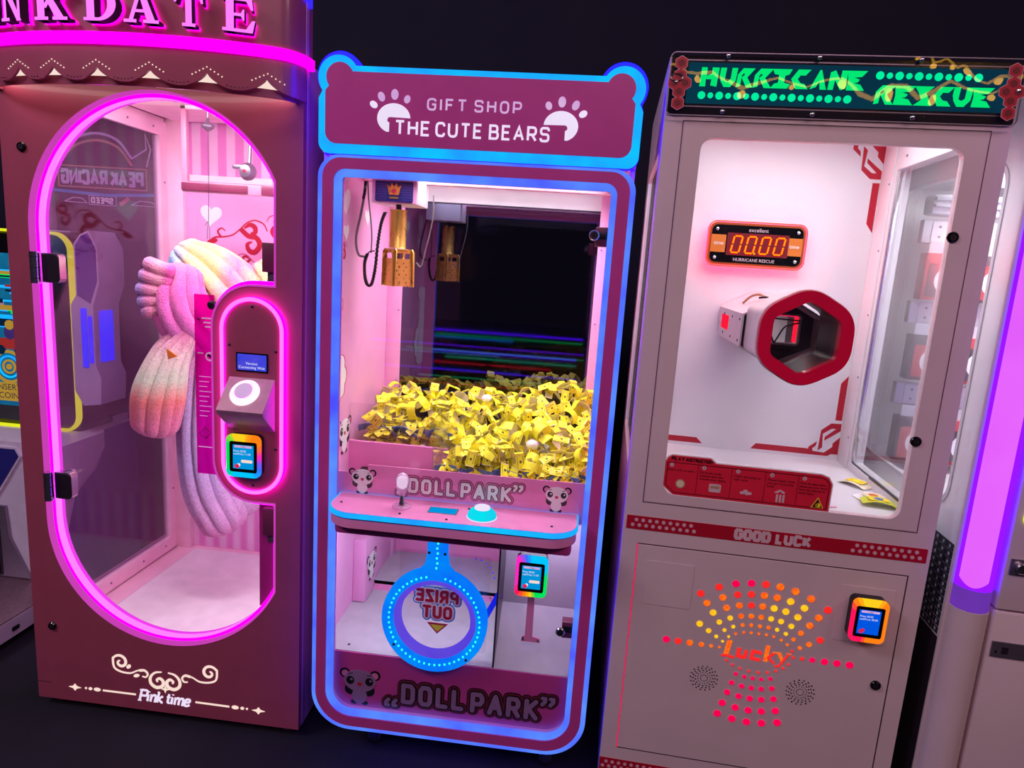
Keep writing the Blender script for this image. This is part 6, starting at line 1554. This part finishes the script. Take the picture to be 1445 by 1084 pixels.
for z in rows:
    for i, x in enumerate((.082, .215, .35, .50, .65)):
        k = (i + int(z * 10)) % 2
        o = first.pop(k) if k in first else dup(base_ if k == 0 else alt_)
        o.location = wor4(x, .545, z - .002); o.rotation_euler = (0, 0, A4)
        pos = ('nearest the purple tube', 'second from the purple tube', 'third from the purple tube', 'fourth from the purple tube', 'farthest from the purple tube')[i]
        o['label'] = ('red' if k == 0 else 'dark') + ' prize box hanging %s on the %s rail' % (pos, rows[z]); o['group'] = 'prize boxes hanging in the vending machine'

# ------------------------------------------------------------------ racing game at the left edge
RM = thing('racing_game', 'white and violet racing game with yellow neon screen frame behind the rose machine', 'arcade machine', (-1.95, 2.0, 0))
FR = FF(.50)
mb = MB(); mb.box(-.95, -.068, .51, .80, .66, 1.50, 'black_gloss', .01); MON = mb.build('monitor', RM)
mb = MB(); o_ = rrect(-.95, .672, -.062, 1.492, .075, 8); mb.plate([o_, offset(o_, -.011)], FR, -.012, .012, 'neon_yellow'); mb.build('neon_frame', MON)
mb = MB(); mb.plate(rrect(-.90, .765, -.27, 1.395, .004), FR, -.02, .002, 'screen_sky'); SCN = mb.build('screen', MON)
mb = MB(); rr2 = random.Random(3)
for i in range(34):
    z = 1.10 + rr2.uniform(-.02, .28); x = -.70 + rr2.random() * .36; mb.plate(rrect(x, z, x + .05 + rr2.random() * .12, z + .006 + rr2.random() * .012, .001), FR, 0, .003 + i * .00005, rr2.choice(['screen_gold', 'screen_red', 'screen_dark', 'ring_green', 'cyan_led', 'game_white']))
mb.plate(rrect(-.90, 1.165, -.27, 1.185, 0), FR, 0, .0052, 'screen_gold')
mb.plate([ell(-.365, .93, .070), ell(-.365, .93, .058)], FR, 0, .0055, 'screen_gold'); mb.plate([ell(-.365, .93, .048), ell(-.365, .93, .040)], FR, 0, .0055, 'cyan_led'); mb.plate([ell(-.365, .93, .030), ell(-.365, .93, .022)], FR, 0, .0055, 'screen_gold'); mb.plate(ell(-.365, .93, .012), FR, 0, .0055, 'screen_gold')
mb.plate([(-.42, 1.045), (-.30, 1.06), (-.285, 1.03), (-.31, 1.005), (-.41, 1.005)], FR, 0, .0055, 'screen_red'); mb.plate(ell(-.395, 1.00, .02), FR, 0, .0058, 'screen_dark'); mb.plate(ell(-.315, 1.00, .02), FR, 0, .0058, 'screen_dark'); mb.plate(ell(-.35, 1.075, .026, .03), FR, 0, .0058, 'game_violet'); mb.plate(ell(-.35, 1.105, .020), FR, 0, .006, 'screen_gold')
mb.plate(rrect(-.46, .785, -.285, .862, .008), FR, 0, .0058, 'screen_gold'); mb.build('picture', SCN)
font_text('screen_text', 'INSERT\nCOIN', FR, -.372, .832, .036, 'screen_dark', SCN, .0066, 'CENTER')
P = [(-.95, .02), (-.015, .02), (-.015, .66), (-.06, .675), (-.95, .675)]
mb = MB(); mb.plate(P, FF(.30), -.48, .0, 'game_white'); CS = mb.build('console', RM)
mb = MB(); mb.plate([(-.95, .655), (-.175, .655), (-.155, .62), (-.265, .45), (-.95, .42)], FF(.30), 0, .008, 'game_white'); mb.plate([(-.95, .648), (-.179, .648), (-.163, .62), (-.27, .458), (-.95, .43)], FF(.30), .008, .010, 'navy_plastic'); mb.build('navy_inset', CS)
mb = MB(); mb.plate([(-.95, .41), (-.235, .41), (-.225, .28), (-.145, .11), (-.95, .11)], FF(.30), 0, .012, 'steel'); mb.plate(rrect(-.95, .115, -.262, .36, .004), FF(.30), .012, .015, 'dark_steel'); mb.plate(rrect(-.95, .12, -.27, .215, .004), FF(.30), .015, .018, 'black_gloss'); mb.lathe([(.012, 0), (.012, .012), (.0001, .014)], (-.285, .285, .245), (0, -1, 0), 'chrome', 16); mb.build('coin_door', CS)
mb = MB(); mb.plate([(-.145, .24), (-.015, .45), (-.015, .11)], FF(.30), 0, .006, 'mural_grey'); mb.build('facet', CS)
FS0 = Fr((-.015, 0, 0), (0, 1, 0), (0, 0, 1), (1, 0, 0))
mb = MB(); mb.plate([(.302, .665), (.302, .20), (.38, .45), (.50, .53), (.56, .60), (.56, .665)], FS0, 0, .006, 'game_white'); mb.plate([(.302, .19), (.302, .03), (.78, .03), (.78, .675), (.57, .675), (.57, .60), (.51, .52), (.39, .44)], FS0, 0, .004, 'game_violet'); lab(mb.build('side_facets', CS), 'white and violet facets on the flank')
mb = MB(); mb.box(-.95, .01, -.30, .30, .085, .105, 'tread_metal', .003); TR = mb.build('step_plate', RM)
mb = MB(); mb.box(-.95, .012, -.303, -.29, .032, .100, 'game_white', .003); mb.box(.008, .012, -.30, .30, .032, .100, 'game_white')
for y in (.02, .16): mb.box(.012, .018, y, y + .03, .055, .07, 'black_plastic', .002)
mb.band([(-.06, .034), (-.06, .098)], .003, Fr((.0122, 0, 0), (0, 1, 0), (0, 0, 1), (1, 0, 0)), 0, .0006, 'dark_steel'); mb.build('step_edge', TR)
mb = MB(); mb.box(-.95, -.03, -.26, .78, .0, .034, 'black_plastic'); mb.build('base', RM)
# wing with the blue lit recess, seen through the side window
fw = FF(.50)
mb = MB(); wg = [(-.055, .86), (-.02, .80), (.055, .81), (.062, .92), (.040, .97), (.040, 1.21), (.070, 1.30), (.070, 1.44), (.035, 1.505), (.0, 1.49), (-.03, 1.45), (-.03, 1.25), (-.055, 1.21)]
mb.plate(wg, fw, -.12, .03, 'game_white'); FK = mb.build('side_wing', RM)
mb = MB(); mb.plate([(-.022, 1.25), (-.022, 1.445), (.003, 1.482), (.033, 1.496), (.062, 1.436), (.062, 1.31), (.030, 1.22)], fw, .03, .033, 'game_violet'); mb.build('wing_inset', FK)
mb = MB(); mb.plate(rrect(-.012, .96, .012, 1.20, .004), fw, .03, .034, 'game_blue'); mb.plate(rrect(.018, .98, .034, 1.17, .003), fw, .03, .034, 'game_blue'); mb.build('blue_light', FK)
mb = MB(); mb.plate(rrect(.50, .98, .58, 1.19, .004), Fr((.0405, 0, 0), (0, 1, 0), (0, 0, 1), (1, 0, 0)), 0, .002, 'game_blue'); mb.build('blue_light', FK)
# clear header with the logo, read from behind
LX = -.075
mb = MB(); mb.plate(rrect(-.28 + LX, 1.60, .28 + LX, 2.02, .02), FF(.71), -.006, 0, 'acrylic'); LG = mb.build('clear_header', RM)
flg = Fr((LX - .035, .709, .052), (1, 0, 0), (0, 0, 1), (0, -1, 0))
mb = MB()
letters(mb, 'PEAK', flg, .072, 1.645, .062, .2, 'mural_grey', .145, .1, .2, c1=.002, mirror=True, nseg=1); letters(mb, 'RACING', flg, -.148, 1.645, .062, .2, 'mural_grey', .205, .1, .2, c1=.002, mirror=True, nseg=1)
mb.plate([rrect(-.165, 1.632, .235, 1.722, .004), rrect(-.160, 1.637, .230, 1.717, .003)], flg, 0, .0012, 'wood_edge')
for off, m_ in ((0, 'mural_grey'), (.028, 'wood_edge')):
    mb.band([(p.x, p.y - off) for p in spline([(-.15, 1.76, 0), (-.08, 1.83, 0), (.02, 1.855, 0), (.11, 1.83, 0), (.17, 1.76, 0)], 6)], .010, flg, 0, .0012, m_)
mb.band([(.17, 1.76), (.235, 1.80), (.232, 1.86), (.255, 1.80), (.235, 1.73)], .006, flg, 0, .0012, 'mural_grey'); mb.band([(-.15, 1.76), (-.205, 1.80), (-.20, 1.85), (-.225, 1.79), (-.18, 1.73)], .006, flg, 0, .0012, 'mural_grey')
mb.band([(-.22, 1.618), (.05, 1.606), (.28, 1.618)], .012, flg, 0, .0012, 'teal_print'); mb.build('logo_print', LG)
mb = MB(); letters(mb, 'SPEED', flg, -.02, 1.570, .026, .24, 'white_print', .10, .1, .2, c1=.0012, mirror=True, nseg=1)
mb.plate([rrect(-.03, 1.563, .095, 1.603, .004), rrect(-.027, 1.566, .092, 1.600, .003)], flg, 0, .001, 'mural_grey'); mb.build('speed_print', LG)
mb = MB(); mb.band([(p.x, p.y) for p in spline([(.11, 1.57, 0), (.14, 1.59, 0), (.15, 1.60, 0)], 4)], .016, flg, 0, .001, 'box_pink'); mb.band([(.16, 1.572), (.2, 1.59), (.25, 1.588), (.285, 1.57), (.16, 1.572)], .004, flg, 0, .001, 'mural_grey'); mb.band([(-.14, 1.572), (-.1, 1.59), (-.06, 1.588), (-.04, 1.57), (-.14, 1.572)], .004, flg, 0, .001, 'mural_grey'); mb.build('car_print', LG)
mb = MB(); mb.box(-.28 + LX, -.26 + LX, .70, .76, .60, 2.02, 'game_white', .003); mb.box(-.95, -.05, .70, .78, .60, .70, 'game_white', .003); mb.build('header_post', RM)

# ------------------------------------------------------------------ behind the photographer: string lights and an air hockey table
SL = thing('string_light', 'warm bulb string light mirrored in the plate over the green lit sign', 'string light', (0, -1.5, 0))
mb = MB(); bb = MB(); rr3 = random.Random(11)
for j, (x0, x1, z0, z1, sag, y) in enumerate(((-.3, 2.6, 3.02, 2.86, .22, 0), (1.45, 2.6, 3.12, 2.78, .06, -.1))):
    pts = []
    for i in range(31):
        t = i / 30; pts.append((x0 + (x1 - x0) * t, y + .03 * math.sin(i), z0 + (z1 - z0) * t - sag * 4 * t * (1 - t) + .03 * math.sin(i * 1.7)))
    mb.tube(pts, .009, 'warm_rope', 6)
    for i in range(1, 30, 3): bb.ball((pts[i][0], pts[i][1], pts[i][2] - .03), .022, 'warm_bulb', 10)
mb.build('glowing_rope', SL); bb.build('bulbs', SL)
AH = thing('air_hockey_table', 'game table with coloured light strips mirrored in the claw machine back glass', 'game table', (-.8, -2.4, 0))
mb = MB(); mb.box(-1.0, 1.0, -.6, .35, .70, .80, 'black_plastic', .02); mb.build('playfield', AH)
for a in (-.8, .8):
    for b in (-.45, .2): mb = MB(); mb.box(a - .06, a + .06, b - .06, b + .06, 0, .70, 'black_plastic', .01); mb.build('leg', AH)
fa = Fr((0, .351, 0), (-1, 0, 0), (0, 0, 1), (0, 1, 0))
for z, m_, a, b in ((.78, 'tube_violet', -.9, .9), (.735, 'ring_green', -.9, .6), (.71, 'cyan_led', -.2, .9)):
    mb = MB(); mb.plate(rrect(a, z - .009, b, z + .009, .003), fa, 0, .006, m_); mb.build('light_strip', AH)
mb = MB(); mb.box(-.9, .9, -.5, .30, .30, .62, 'black_gloss', .02); UB = mb.build('underbody', AH)
for z, m_, a, b in ((.56, 'tube_violet', -.85, .8), (.50, 'green_dot', -.85, .5), (.44, 'led_red', -.6, .8), (.37, 'game_blue', -.3, .8)):
    mb = MB(); mb.plate(rrect(a, z - .008, b, z + .008, .003), Fr((0, .301, 0), (-1, 0, 0), (0, 0, 1), (0, 1, 0)), 0, .006, m_); mb.build('light_strip', AH)
